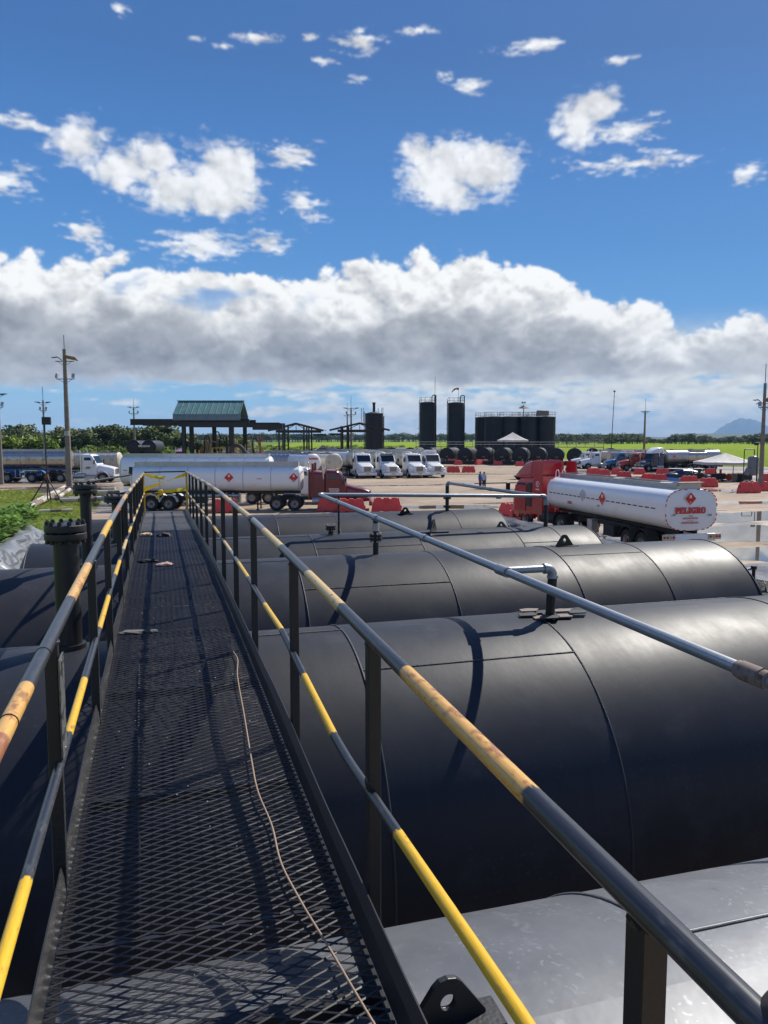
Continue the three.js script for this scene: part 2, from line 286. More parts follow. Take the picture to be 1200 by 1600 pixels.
function mesh(name, g, m, parent = scene) { const o = new THREE.Mesh(g, m); o.name = parent === scene ? numbered(name) : name; o.castShadow = o.receiveShadow = true; parent.add(o); return o; }
function copy(src, label, pos, turn = src.rotation.y) { const o = src.clone(); o.name = numbered(src.name.replace(/_\d{3}$/, '')); o.position.set(...pos); o.rotation.y = turn; o.userData = { ...src.userData, label }; scene.add(o); return o; }
// bearings: tan of the angle right of the heading of the walkway camera, and distance along the heading
const HX = Math.sin(YAW), HZ = -Math.cos(YAW);
const at = (u, d, y = 0) => [d * (HX + u * Math.cos(YAW)), y, d * (HZ + u * Math.sin(YAW))];
const flat = (g) => g.rotateX(-Math.PI / 2);
function outline(pts, y) { const g = new THREE.ShapeGeometry(new THREE.Shape(pts.map(([x, z]) => new THREE.Vector2(x, -z)))); flat(g); g.translate(0, y, 0); return planarUV(g); }
function blob(cx, cz, rx, rz, turn, rough, seed, n = 60) { const a = []; for (let i = 0; i < n; i++) { const t = i / n * Math.PI * 2, k = 1 + rough * 2 * fbm(Math.cos(t) * 1.7 + seed, Math.sin(t) * 1.7, seed * 3.1, 4, 0.6), x = Math.cos(t) * rx * k, z = Math.sin(t) * rz * k; a.push([cx + x * Math.cos(turn) - z * Math.sin(turn), cz + x * Math.sin(turn) + z * Math.cos(turn)]); } return a; }

// ------------------------------------------------------------------ ground, yard, fields, water
const plainMap = tex(1024, 1 / 40, (u, v) => { const n = fbm(u * 12, v * 12, 3, 6, 0.6), m = fbm(u * 60, v * 60, 8, 3), k = clamp(0.5 + n * 0.9 + m * 0.35); return [mix(0.10, 0.19, k), mix(0.15, 0.27, k), mix(0.03, 0.055, k)]; });
const groundMat = mat([1, 1, 1], 1, { map: plainMap, bumpMap: T.grain, bumpScale: 0.15, specularIntensity: 0.2 });
{
  const g = planarUV(flat(new THREE.PlaneGeometry(30000, 30000, 60, 60)));
  g.translate(0, -0.03, 0);
  tag(mesh('ground', g, groundMat), 'green plain of low grass reaching the horizon', null, null, 'structure');
}
// muddy yard: pale clay with wheel tracks, wet bands and puddled hollows
const wet = (x, z) => fbm(x * 0.028 + 3, z * 0.05, 1.5, 5, 0.55) + 0.10 * fbm(x * 0.25, z * 0.25, 7, 3);
const track = (x, z) => { const a = z + 14 * Math.sin(x * 0.021 + 1.2) + 0.22 * x, b = x * 0.8 + z * 0.6 + 9 * Math.sin(z * 0.03); return Math.max(sstep(0.72, 0.98, Math.cos(a * 0.9) * 0.5 + 0.5) * sstep(-0.1, 0.25, noise(x * 0.03, z * 0.05, 4)), sstep(0.8, 0.98, Math.cos(b * 0.75) * 0.5 + 0.5) * sstep(0, 0.3, noise(x * 0.04, z * 0.03, 9))); };
const YX0 = -80, YZ0 = -200, YS = 112;
const yardAt = (u, v) => [YX0 + u * YS, YZ0 + v * YS];
const yardMap = tex(2048, 1 / YS, (u, v) => {
  const [x, z] = yardAt(u, v), w = wet(x, z), t = track(x, z), n = fbm(x * 0.5, z * 0.9, 2, 5, 0.6), f = noise(x * 3.1, z * 3.1, 5), p = fbm(x * 0.07, z * 0.12, 12, 4);
  const damp = sstep(-0.02, 0.18, w), k = clamp(0.62 + 0.5 * n + 0.14 * f + 0.35 * p - 0.22 * t - 0.30 * damp);
  return [mix(0.11, 0.44, k), mix(0.08, 0.335, k), mix(0.052, 0.24, k)];
});
const yardRough = tex(1024, 1 / YS, (u, v) => { const [x, z] = yardAt(u, v), damp = sstep(-0.03, 0.15, wet(x, z)) + 0.35 * track(x, z) + 0.2 * fbm(x * 0.6, z * 0.6, 3, 4); return grey(mix(0.92, 0.14, clamp(damp * 1.1))); });
const yardBump = tex(1024, 1 / YS, (u, v) => { const [x, z] = yardAt(u, v); return grey(clamp(0.55 + 0.35 * fbm(x * 0.8, z * 0.8, 6, 4) - 0.3 * track(x, z))); });
{
  const g = flat(new THREE.PlaneGeometry(250, 235, 1, 1)); g.translate(45, 0, -87.5);
  planarUV(g); const uv = g.attributes.uv; for (let i = 0; i < uv.count; i++) uv.setXY(i, uv.getX(i) - YX0, uv.getY(i) - YZ0);
  const m = mat([1, 1, 1], 1, { map: yardMap, roughnessMap: yardRough, bumpMap: yardBump, bumpScale: 0.12, specularIntensity: 0.8 });
  tag(mesh('yard', g, m), 'pale clay truck yard with wheel tracks and wet patches', null, null, 'structure');
}
const grassMap = tex(512, 1 / 9, (u, v) => { const n = fbm(u * 9, v * 9, 13, 6, 0.6), k = clamp(0.5 + n), d = sstep(0.05, 0.4, fbm(u * 3, v * 3, 44, 4)); return [mix(mix(0.07, 0.17, k), 0.30, d), mix(mix(0.13, 0.25, k), 0.25, d), mix(mix(0.02, 0.05, k), 0.14, d)]; });
const grassMat = mat([1, 1, 1], 1, { map: grassMap, bumpMap: T.grain, bumpScale: 0.05, specularIntensity: 0.2 });
const fieldMap = tex(1024, 1 / 160, (u, v) => { const n = fbm(u * 14, v * 14, 23, 6, 0.6), s = fbm(u * 5, v * 90, 3, 3), k = clamp(0.55 + 0.7 * n + 0.35 * s); return [mix(0.15, 0.28, k), mix(0.23, 0.37, k), mix(0.012, 0.03, k)]; });
const fieldMat = mat([1, 1, 1], 1, { map: fieldMap, bumpMap: T.grain, bumpScale: 0.2, specularIntensity: 0.15 });
tag(mesh('grass_verge', outline([[-80, 20], [-4.7, 20], [-4.7, -40], [-5.2, -60], [-7, -78], [-12, -82.5], [-22, -85.5], [-80, -88]], 0.012), grassMat), 'grass verge with bare patches left of the walkway', null, null, 'structure');
tag(mesh('grass_strip', outline([at(-1.2, 118), at(-0.42, 118), at(-0.3, 116), at(-0.22, 119), at(-0.12, 150), at(0.05, 165), at(0.09, 196), at(0.32, 205), at(0.33, 215), at(-1.2, 200)].map((p) => [p[0], p[2]]), 0.012), grassMat), 'rough green verge behind the truck park', null, null, 'structure');
tag(mesh('rice_field', outline([at(-0.18, 200), at(0.30, 206), at(0.325, 158), at(0.36, 156), at(0.42, 150), at(0.7, 138), at(1.4, 150), at(1.4, 900), at(0.2, 1500), at(-0.10, 1300), at(-0.2, 420)].map((p) => [p[0], p[2]]), 0.03), fieldMat), 'bright green rice field behind the yard', null, null, 'structure');
tag(mesh('dirt_road', outline([at(-1.4, 232), at(-0.25, 226), at(-0.05, 224), at(-0.05, 229), at(-0.25, 232), at(-1.4, 240)].map((p) => [p[0], p[2]]), 0.03), M.soil), 'narrow dirt road along the trees at left', null, null, 'structure');

const waterMat = mat([0.10, 0.08, 0.055], 0.025, { ior: 1.36, specularIntensity: 1 });
const puddles = [[31.5, -36, 7.4, 3.4, 0.1, 0.34, 1], [30.0, -27.5, 6.6, 3.6, 0.25, 0.3, 2], [41, -43.5, 9, 2.6, -0.15, 0.4, 3], [21.0, -56.2, 4.6, 1.6, 0.2, 0.35, 4], [29, -58, 4, 0.7, 0.1, 0.4, 5], [38, -85, 9, 1.0, -0.1, 0.4, 6], [52, -92, 10, 1.1, 0.1, 0.4, 7], [24, -84, 7, 0.7, 0.1, 0.4, 8], [44, -108, 9, 0.9, 0.2, 0.4, 9], [55, -66, 7, 1.1, 0, 0.4, 10], [46, -53, 8, 1.2, 0.1, 0.4, 11], [-14, -91, 8, 0.7, 0.05, 0.4, 12], [21, -40, 1.4, 3.2, 0.1, 0.3, 13], [34, -31.5, 4.5, 1.2, -0.1, 0.4, 14], [48, -68, 10, 1.1, -0.08, 0.4, 15], [60, -80, 9, 1.0, 0.15, 0.4, 16], [38, -74, 6, 0.6, 0.05, 0.4, 17], [33, -48, 6, 1.2, 0.1, 0.4, 18], [39, -62, 7, 0.9, 0.0, 0.45, 19], [36, -24, 6, 2.4, 0.2, 0.35, 20]];
puddles.forEach((p, i) => tag(mesh('puddle', outline(blob(...p), 0.008 + i * 0.0005), waterMat), 'shallow brown puddle lying in the clay yard', null, null, 'structure'));

// containment basin round the tanks: earth banks under black and grey liner
{
  const bank = (pts, w, h, name, label) => {                       // an earth ridge along a polyline
    const b = new B();
    for (let i = 0; i + 1 < pts.length; i++) {
      const [ax, az] = pts[i], [bx, bz] = pts[i + 1], dx = bx - ax, dz = bz - az, L = Math.hypot(dx, dz);
      b.prism([[-w, -0.05], [-w * 0.35, h], [w * 0.35, h], [w, -0.05]], L + 0.3, (ax + bx) / 2, 0, (az + bz) / 2, 0, Math.atan2(dx, dz), 0, 0.02);
    }
    return tag(b.build(numbered(name), M.soil, scene), label, null, null, 'structure');
  };
  bank([[15.8, 6], [15.6, -33.8]], 1.5, 1.5, 'earth_bank', 'low clay bank between the tanks and the yard at right');
  bank([[-5.9, 6], [-5.7, -35]], 1.6, 1.55, 'earth_bank', 'low clay bank between the tanks and the weeds at left');
  bank([[-5.6, -34.6], [15.6, -34.4]], 1.4, 1.3, 'earth_bank', 'low clay bank closing the tank basin at the far end');
  const sheet = (path, prof, seed, amp) => {                       // a crumpled sheet: path in x, z; prof gives offset across and height
    const pos = [], idx = [], n = path.length, k = prof.length; let s = 0;
    path.forEach(([x, z], i) => {
      const [nx, nz] = path[Math.min(i + 1, n - 1)], [px, pz] = path[Math.max(i - 1, 0)], dx = nx - px, dz = nz - pz, L = Math.hypot(dx, dz) || 1;
      prof.forEach(([o, h], j) => {
        const f = fbm(s * 0.9 + seed, j * 0.35, 2, 4, 0.6), fold = Math.abs(noise(s * 1.4 + seed, j * 0.12, 7)) * amp * 1.6;
        const oo = o + f * amp + fold * (j > 1 ? 1 : 0.3), hh = h + amp * 0.8 * noise(s * 0.8, j * 0.5, seed + 3) - (j === k - 1 ? fold * 0.5 : 0);
        pos.push(x - dz / L * oo, hh, z + dx / L * oo);
      });
      if (i + 1 < n) s += Math.hypot(path[i + 1][0] - x, path[i + 1][1] - z);
    });
    for (let i = 0; i < n - 1; i++) for (let j = 0; j < k - 1; j++) { const a = i * k + j; idx.push(a, a + 1, a + k, a + 1, a + k + 1, a + k); }
    const g = new THREE.BufferGeometry(); g.setAttribute('position', new THREE.Float32BufferAttribute(pos, 3)); g.setIndex(idx); g.computeVertexNormals(); return planarUV(g);
  };
  const line = (x0, z0, x1, z1, n) => [...Array(n + 1)].map((_, i) => [mix(x0, x1, i / n), mix(z0, z1, i / n)]);
  const profL = []; for (let j = 0; j <= 14; j++) { const t = j / 14; profL.push(t < 0.3 ? [-0.55 + t * 2.6, 1.68] : [0.23 + (t - 0.3) * 1.25, 1.66 - (t - 0.3) * 1.35]); }
  tag(mesh('liner_sheet', sheet(line(-5.25, -14, -5.1, -34.5, 110), profL, 3, 0.2), M.liner), 'crumpled grey plastic liner draped over the bank left of the tanks', 'liner');
  const profR = []; for (let j = 0; j <= 12; j++) { const t = j / 12; profR.push(t < 0.35 ? [-0.7 + t * 3, 1.60] : [0.35 + (t - 0.35) * 1.6, 1.60 - (t - 0.35) * 2.3]); }
  tag(mesh('liner_sheet', sheet(line(15.3, 4, 15.2, -33.5, 130), profR.map(([o, h]) => [-o, h]), 9, 0.16), M.linerBlack), 'black plastic liner draped over the bank beyond the right tank ends', 'liner');
}

// ------------------------------------------------------------------ the walkway over the tanks
const DECK = [[0.6, 3.601], [0, 3.61], [-5.9, 3.70], [-9, 3.695], [-12, 3.648], [-15.2, 3.58], [-20.3, 3.475]];
const deckY = (z) => { for (let i = 1; i < DECK.length; i++) if (z >= DECK[i][0]) return mix(DECK[i - 1][1], DECK[i][1], (z - DECK[i - 1][0]) / (DECK[i][0] - DECK[i - 1][0])); return DECK[DECK.length - 1][1]; };
const XL = -0.36, XR = 0.61, ZE = -20.3;
{
  const w = thing('walkway', 'black steel mesh walkway with yellow and black striped handrails crossing the tanks', 'walkway');
  // expanded metal: zigzag strands, each a tilted flat strip
  const dent = (x, z) => 0.012 * fbm(x * 1.6, z * 1.1, 3, 3) - 0.008;
  function strands(x0, x1, z0, z1, along) {                        // long way of the diamonds across the deck, or along it
    const pos = [], idx = [], LW = 0.096, SW = 0.047;
    const put = (ax, az, bx, bz, wd) => {
      const ay = deckY(az) + dent(ax, az), by = deckY(bz) + dent(bx, bz), A = V(ax, ay, az), C = V(bx, by, bz), d = C.clone().sub(A).normalize();
      const s = V(0, 1, 0).cross(d).normalize(), u = d.clone().cross(s), tl = 0.36 + 0.3 * noise(ax * 31, az * 31, 5), c = Math.cos(tl), sn = Math.sin(tl) * (wd > 0 ? 1 : -1);
      const a1 = s.clone().multiplyScalar(c).addScaledVector(u, sn).multiplyScalar(0.0029), a2 = u.clone().multiplyScalar(c).addScaledVector(s, -sn).multiplyScalar(0.0016), o = pos.length / 3;
      for (const P of [A, C]) for (const [i, j] of [[1, 1], [-1, 1], [-1, -1], [1, -1]]) pos.push(P.x + a1.x * i + a2.x * j, P.y + a1.y * i + a2.y * j, P.z + a1.z * i + a2.z * j);
      for (let i = 0; i < 4; i++) { const a = o + i, b = o + (i + 1) % 4; idx.push(a, a + 4, b, b, a + 4, b + 4); }
    };
    if (!along) {
      const rows = Math.round((z0 - z1) / (SW / 2)), n = Math.round((x1 - x0) / (LW / 2));
      for (let r = 0; r < rows; r++) for (let i = 0; i < n; i++) { const zc = z0 - (r + 0.5) * SW / 2, o = (k) => ((k + r) % 2 ? 1 : -1) * SW / 4 * 0.86; put(mix(x0, x1, i / n), zc + o(i), mix(x0, x1, (i + 1) / n), zc + o(i + 1), 1); }
    } else {
      const rows = Math.round((x1 - x0) / (SW / 2)), n = Math.round((z0 - z1) / (LW / 2));
      for (let r = 0; r < rows; r++) for (let i = 0; i < n; i++) { const xc = x0 + (r + 0.5) * SW / 2, o = (k) => ((k + r) % 2 ? 1 : -1) * SW / 4 * 0.86; put(xc + o(i), mix(z0, z1, i / n), xc + o(i + 1), mix(z0, z1, (i + 1) / n), -1); }
    }
    let g = new THREE.BufferGeometry(); g.setAttribute('position', new THREE.Float32BufferAttribute(pos, 3)); g.setIndex(idx); g = g.toNonIndexed(); g.computeVertexNormals(); return planarUV(g);
  }
  const cuts = [0.5, -2.55, -5.1, -7.6, -10.1, -12.55, -15.05];
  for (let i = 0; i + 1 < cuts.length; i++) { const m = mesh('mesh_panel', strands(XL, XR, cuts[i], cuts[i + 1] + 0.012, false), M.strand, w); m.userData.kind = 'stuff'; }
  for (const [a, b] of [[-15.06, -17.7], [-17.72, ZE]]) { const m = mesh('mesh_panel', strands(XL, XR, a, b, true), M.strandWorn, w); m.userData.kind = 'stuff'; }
  for (const z of [-2.55, -5.1, -7.6, -10.1, -12.55, -15.05]) new B().box(XR - XL, 0.006, 0.018, (XL + XR) / 2, deckY(z) - 0.014, z).build('panel_joint', M.black, w);
  for (let z = -0.6; z > ZE; z -= 1.52) new B().box(XR - XL - 0.02, 0.06, 0.05, (XL + XR) / 2, deckY(z) - 0.052, z).build('cross_member', M.black, w);
  for (const [x, s] of [[XL - 0.012, 1], [XR + 0.012, 1]]) { const b = new B(); for (let i = 1; i < DECK.length; i++) b.beam([x, DECK[i - 1][1] - 0.075, DECK[i - 1][0]], [x, DECK[i][1] - 0.075, DECK[i][0]], 0.045, 0.10); b.build('side_channel', M.black, w); }
  // toe boards: thin bent plate
  function toe(x, lean, seed, hh) {
    const pos = [], idx = [], n = 240;
    for (let i = 0; i <= n; i++) {
      const z = mix(0.5, ZE, i / n), y = deckY(z), wv = 0.012 * fbm(z * 0.5, seed, 1, 3) + 0.022 * noise(z * 0.42, seed, 5), h = hh + 0.012 * noise(z * 0.7, seed, 2);
      for (const [dx, dy] of [[-0.0025, -0.01], [-0.0025 + lean * 0.4 + wv * 0.6, h * 0.6], [-0.0025 + lean + wv, h], [0.0025 + lean + wv, h], [0.0025 + lean * 0.4 + wv * 0.6, h * 0.6], [0.0025, -0.01]]) pos.push(x + dx, y + dy, z);
    }
    for (let i = 0; i < n; i++) for (let j = 0; j < 5; j++) { const a = i * 6 + j, b = a + 6; idx.push(a, a + 1, b, a + 1, b + 1, b); }
    let g = new THREE.BufferGeometry(); g.setAttribute('position', new THREE.Float32BufferAttribute(pos, 3)); g.setIndex(idx); g = g.toNonIndexed(); g.computeVertexNormals();
    return planarUV(g);
  }
  const toeMat = mat([0.025, 0.025, 0.027], 0.4, { map: T.tint, side: THREE.DoubleSide });
  mesh('toe_board', toe(XL - 0.006, -0.012, 3, 0.10), toeMat, w);
  mesh('toe_board', toe(XR + 0.006, 0.03, 8, 0.105), toeMat, w);
  // handrails
  const paint = (stops, seed) => {                                 // painted bands with rust and wear, along u
    const Wd = 2048, Hh = 64, d = new Uint8Array(Wd * Hh * 4), C = { k: [0.034, 0.037, 0.045], y: [0.78, 0.46, 0.025], o: [0.70, 0.40, 0.11], r: [0.42, 0.20, 0.10], g: [0.17, 0.17, 0.17], p: [0.66, 0.45, 0.17] };
    for (let i = 0; i < Wd; i++) {
      const z = mix(0.4, ZE, i / Wd);
      for (let j = 0; j < Hh; j++) {
        const a = j / Hh * Math.PI * 2, ca = Math.cos(a), sa = Math.sin(a), zz = z + 0.012 * noise(ca * 1.5, sa * 1.5, z * 9 + seed);
        let c = C.k; for (const [s, k] of stops) if (zz < s) c = C[k];
        const n = 0.7 * fbm(ca * 0.55 + seed, sa * 0.55, z * 11, 4, 0.6) + 0.55 * fbm(ca * 1.2, sa * 1.2, z * 40 + seed, 4, 0.65), sc = fbm(ca * 0.9, sa * 0.9, z * 26 + seed, 5, 0.65);
        let q = c.slice();
        if (c === C.k) { const t = sstep(0.12, 0.5, n) * 0.5; q = q.map((v, m) => mix(v, [0.16, 0.16, 0.17][m], t)); } else {
          const t = sstep(0.18, 0.42, n + (c === C.o ? 0.16 : 0) + (c === C.r ? 0.4 : 0)); q = q.map((v, m) => mix(v, [0.30, 0.115, 0.05][m], t * 0.8));
          const t2 = sstep(0.34, 0.42, sc); q = q.map((v, m) => mix(v, [0.05, 0.045, 0.04][m], t2));
        }
        const sh = 0.92 + 0.16 * noise(z * 30, ca * 6, sa * 6 + seed), o = (j * Wd + i) * 4;
        for (let m = 0; m < 3; m++) d[o + m] = 255 * clamp(q[m] * sh); d[o + 3] = 255;
      }
    }
    const t = new THREE.DataTexture(d, Wd, Hh); t.wrapS = THREE.ClampToEdgeWrapping; t.wrapT = THREE.ClampToEdgeWrapping; t.wrapS = t.wrapT = THREE.MirroredRepeatWrapping; t.magFilter = THREE.LinearFilter; t.needsUpdate = true;
    return mat([1, 1, 1], 0.30, { map: t, bumpMap: T.grain, bumpScale: 0.0006 });
  };
  const alt = (z0, first, cols) => { const a = []; let z = z0, k = first; while (z > -21) { a.push([z, cols[k % cols.length]]); z -= 0.78; k++; } return a; };
  const RT = [[-1.27, 'o'], [-2.04, 'k'], [-2.86, 'p'], [-3.58, 'k'], [-4.42, 'p'], [-5.18, 'g'], ...alt(-6.0, 0, ['p', 'g', 'p', 'g'])];
  const RM = [[2, 'y'], [-2.13, 'k'], [-3.03, 'y'], [-3.71, 'k'], [-4.43, 'y'], [-5.2, 'k'], ...alt(-6.2, 0, ['y', 'g', 'p', 'k'])];
  const LT = [[2, 'r'], [-1.9, 'o'], [-2.27, 'k'], [-3.41, 'o'], [-4.24, 'k'], [-5.34, 'y'], [-6.2, 'g'], [-6.97, 'r'], ...alt(-7.7, 1, ['p', 'g', 'o', 'k'])];
  const LM = [[2, 'y'], [-2.14, 'k'], [-3.17, 'y'], [-3.86, 'k'], [-4.83, 'y'], [-5.75, 'k'], ...alt(-6.64, 0, ['y', 'k', 'p', 'k'])];
  function rail(name, pts, r, stops, seed) {
    const c = new THREE.CatmullRomCurve3(pts.map((p) => V(...p)), false, 'catmullrom', 0.12);
    return mesh(name, new THREE.TubeGeometry(c, 420, r, 18, false), paint(stops, seed), w);
  }
  const zs = [0.4, -1.0, -2.4, -4.0, -5.9, -7.3, -9, -12, -15.2, -18, ZE];
  rail('top_rail', zs.map((z) => [0.672 + 0.006 * Math.sin(z), deckY(z) + 1.012 - 0.022, z]), 0.0225, RT, 5);
  rail('top_rail', zs.map((z) => [-0.372, deckY(z) + 0.985 - 0.022, z]), 0.0225, LT, 15);
  rail('mid_rail', [0.4, -1.3, -2.13, -2.75, -3.05, -3.71, -4.43, -5.2, -6.18, -8, -10, -12, -15.2, -18, ZE].map((z) => [0.672, z > -1.2 ? 4.155 : z > -5 ? { '-1.3': 4.14, '-2.13': 4.10, '-2.75': 4.068, '-3.05': 4.07, '-3.71': 4.117, '-4.43': 4.175 }[z] : deckY(z) + 0.48, z]), 0.0175, RM, 25);
  rail('mid_rail', zs.map((z) => [-0.372, deckY(z) + 0.475, z]), 0.0175, LM, 35);
  const postR = [0.9 - 1.55, -0.93, -2.46, -4.06, -5.88, -7.34, -8.8, -10.34, -12.0, -13.55, -15.2, -16.8, -18.5].slice(1), postL = [-1.25, -2.9, -4.62, -6.02, -7.75, -9.4, -11.1, -12.7, -14.3, -15.9, -17.4, -18.9];
  for (const [list, x, top] of [[postR, 0.682, 0.965], [postL, -0.384, 0.93]]) for (const z of list) new B().rbox(0.046, top + 0.14, 0.046, x, deckY(z) + (top - 0.14) / 2, z, 0.005).put(new THREE.SphereGeometry(0.03, 12, 8), x - 0.002 * Math.sign(x), deckY(z) + top - 0.004, z, 0, 0, 0, V(0.95, 0.45, 1.05)).put(new THREE.SphereGeometry(0.02, 10, 8), x - 0.016 * Math.sign(x), deckY(z) + 0.475, z, 0, 0, 0, V(0.7, 1.1, 1.4)).build('post', M.black, w);
  for (const [x, t] of [[0.675, 1.0], [-0.378, 0.97]]) new B().rbox(0.05, t + 0.1, 0.05, x, deckY(ZE) + (t - 0.1) / 2, ZE, 0.006).build('end_post', M.yellow, w, 'yellow post at the far end of the rail');
  new B().bar([-0.37, deckY(ZE) + 0.99, ZE], [0.67, deckY(ZE) + 1.0, ZE], 0.018, 10).build('end_rail', M.black, w);
  for (const [z, x] of [[-2.02, -0.372], [-2.62, -0.372]]) { const y = deckY(z) + 0.963; new B().bar([x, y, z], [x, y, z + 0.004], 0.0245, 18).build('pipe_joint', M.black, w); }
  new B().bar([0.672, deckY(-5.9) + 0.99, -5.84], [0.672, deckY(-5.9) + 0.99, -5.95], 0.026, 16).build('pipe_joint', M.black, w);
  const pl = new B().rbox(0.006, 0.36, 0.12, -0.352, deckY(-2.9) + 0.70, -2.88, 0.002).build('sign_plate', mat([0.2, 0.2, 0.19], 0.4, { metalness: 0.3, map: tex(256, 1, (u, v) => { const n = fbm(u * 20, v * 20, 3, 4), s = sstep(0.1, 0.25, fbm(u * 12, v * 26, 8, 3)); return grey(0.75 + 0.3 * n - 0.6 * s); }) }), w, 'weathered tag plate on the post');
  for (const y of [0.16, -0.16]) { const s = new B().bar([-0.35, deckY(-2.9) + 0.70 + y, -2.88], [-0.344, deckY(-2.9) + 0.70 + y, -2.88], 0.008, 8).build('screw', M.chrome, pl); }
}

// grit caught in the mesh
{
  const r = rng(55), b = new B(); for (let i = 0; i < 110; i++) { const z = -1.2 - 13.5 * r() ** 1.5, x = XL + 0.05 + (XR - XL - 0.1) * r(), s = 0.002 + 0.0035 * r() * r(); if (noise(x * 2, z * 0.9, 3) < -0.1) continue; b.put(new THREE.IcosahedronGeometry(1, 0), x, deckY(z) + 0.004, z, r() * 3, r() * 3, 0, V(s * 1.5, s * 0.7, s)); }
  tag(b.build('grit', mat([0.45, 0.42, 0.38], 0.9), scene), 'pale grit and flakes scattered over the mesh deck', 'grit', null, 'stuff');
}
// three strands of yellow tape across the far end
{
  const ribbon = (pts, wd, seed) => {
    const c = new THREE.CatmullRomCurve3(pts.map((p) => V(...p))), n = 80, pos = [], idx = [];
    for (let i = 0; i <= n; i++) { const p = c.getPointAt(i / n), a = seed + i * 0.07 + 1.4 * noise(i * 0.05, seed, 1), hw = wd / 2 * (0.75 + 0.4 * noise(i * 0.16, seed, 8)); pos.push(p.x, p.y + hw * Math.cos(a * 0.5), p.z + hw * Math.sin(a), p.x, p.y - hw * Math.cos(a * 0.5), p.z - hw * Math.sin(a)); if (i < n) idx.push(2 * i, 2 * i + 1, 2 * i + 2, 2 * i + 1, 2 * i + 3, 2 * i + 2); }
    const g = new THREE.BufferGeometry(); g.setAttribute('position', new THREE.Float32BufferAttribute(pos, 3)); g.setIndex(idx); g.computeVertexNormals(); return planarUV(g);
  };
  const z = ZE + 0.06, y = deckY(ZE);
  tag(mesh('caution_tape', ribbon([[-0.36, y + 0.55, z], [0.0, y + 0.70, z + 0.02], [0.35, y + 0.82, z], [0.655, y + 0.93, z]], 0.12, 0.2), M.tape), 'yellow tape slanting up to the right across the walkway end', 'tape');
  const low = tag(mesh('caution_tape', ribbon([[-0.36, y + 0.44, z], [-0.1, y + 0.47, z], [0.1, y + 0.5, z + 0.02], [0.4, y + 0.52, z], [0.655, y + 0.55, z]], 0.12, 2.2), M.tape), 'lowest yellow tape with a knot, level across the walkway end', 'tape');
  new B().tube([[-0.02, y + 0.50, z + 0.02], [0.05, y + 0.53, z + 0.05], [0.06, y + 0.44, z + 0.05], [-0.02, y + 0.42, z + 0.03], [-0.06, y + 0.32, z + 0.02]], 0.03, 7).build('knot', M.tape, low);
  tag(mesh('caution_tape', ribbon([[-0.34, y + 0.95, z], [-0.15, y + 0.88, z + 0.03], [0.02, y + 0.86, z], [0.14, y + 0.88, z + 0.02], [0.2, y + 0.99, z]], 0.12, 4.1), M.tape), 'slack yellow tape sagging under the end rail of the walkway', 'tape');
}
// loose cable on the deck
tag(new B().tube([[0.50, -5.72], [0.51, -5.5], [0.47, -5.1], [0.44, -4.4], [0.41, -3.78], [0.398, -3.43], [0.418, -3.12], [0.412, -2.82], [0.44, -2.56], [0.468, -2.41], [0.49, -2.27], [0.52, -2.06], [0.55, -1.9], [0.6, -1.6]].map(([x, z], i) => [x, deckY(z) + 0.016 + 0.004 * (i % 3), z]), 0.0042, 8, 160).build(numbered('loose_cable'), mat([0.36, 0.25, 0.17], 0.6, { map: T.tint }), scene), 'thin tan cable lying along the right side of the mesh deck', 'cable');
// rags and scraps on the deck
{
  const rag = (name, label, x, z, sx, sz, h, m, seed) => {
    const g = new THREE.SphereGeometry(1, 22, 12), p = g.attributes.position;
    for (let i = 0; i < p.count; i++) { const a = V(p.getX(i), p.getY(i), p.getZ(i)), k = 1 + 0.9 * fbm(a.x * 1.9 + seed, a.y * 1.9, a.z * 1.9, 4, 0.6); p.setXYZ(i, a.x * sx * k, Math.max(-0.2, a.y) * h * k, a.z * sz * k); }
    g.computeVertexNormals(); const o = mesh(name, planarUV(g), m); o.position.set(x, deckY(z) + h * 0.22, z); tag(o, label, 'scrap');
  };
  rag('cloth_scrap', 'pale rag lying across the middle of the walkway', 0.04, -10.2, 0.10, 0.06, 0.035, mat([0.48, 0.33, 0.28], 0.85), 2);
  rag('cloth_scrap', 'black rag beside the left toe board, next to the pale rag', -0.17, -10.6, 0.13, 0.05, 0.03, M.blackMatt, 5);
  rag('cloth_scrap', 'tan glove at the left edge where the mesh changes direction', -0.24, -14.1, 0.11, 0.09, 0.04, mat([0.5, 0.38, 0.24], 0.9), 8);
  rag('cloth_scrap', 'black glove in the middle where the mesh changes direction', 0.06, -13.9, 0.12, 0.10, 0.05, M.blackMatt, 11);
  rag('mud_clod', 'grey dried mud smeared on the deck at the left toe board', -0.24, -6.6, 0.11, 0.05, 0.014, mat([0.13, 0.125, 0.12], 0.95), 14);
  rag('mud_clod', 'small grey mud lump right of the mud smear on the deck', -0.08, -6.58, 0.035, 0.03, 0.014, mat([0.16, 0.155, 0.15], 0.95), 17);
}

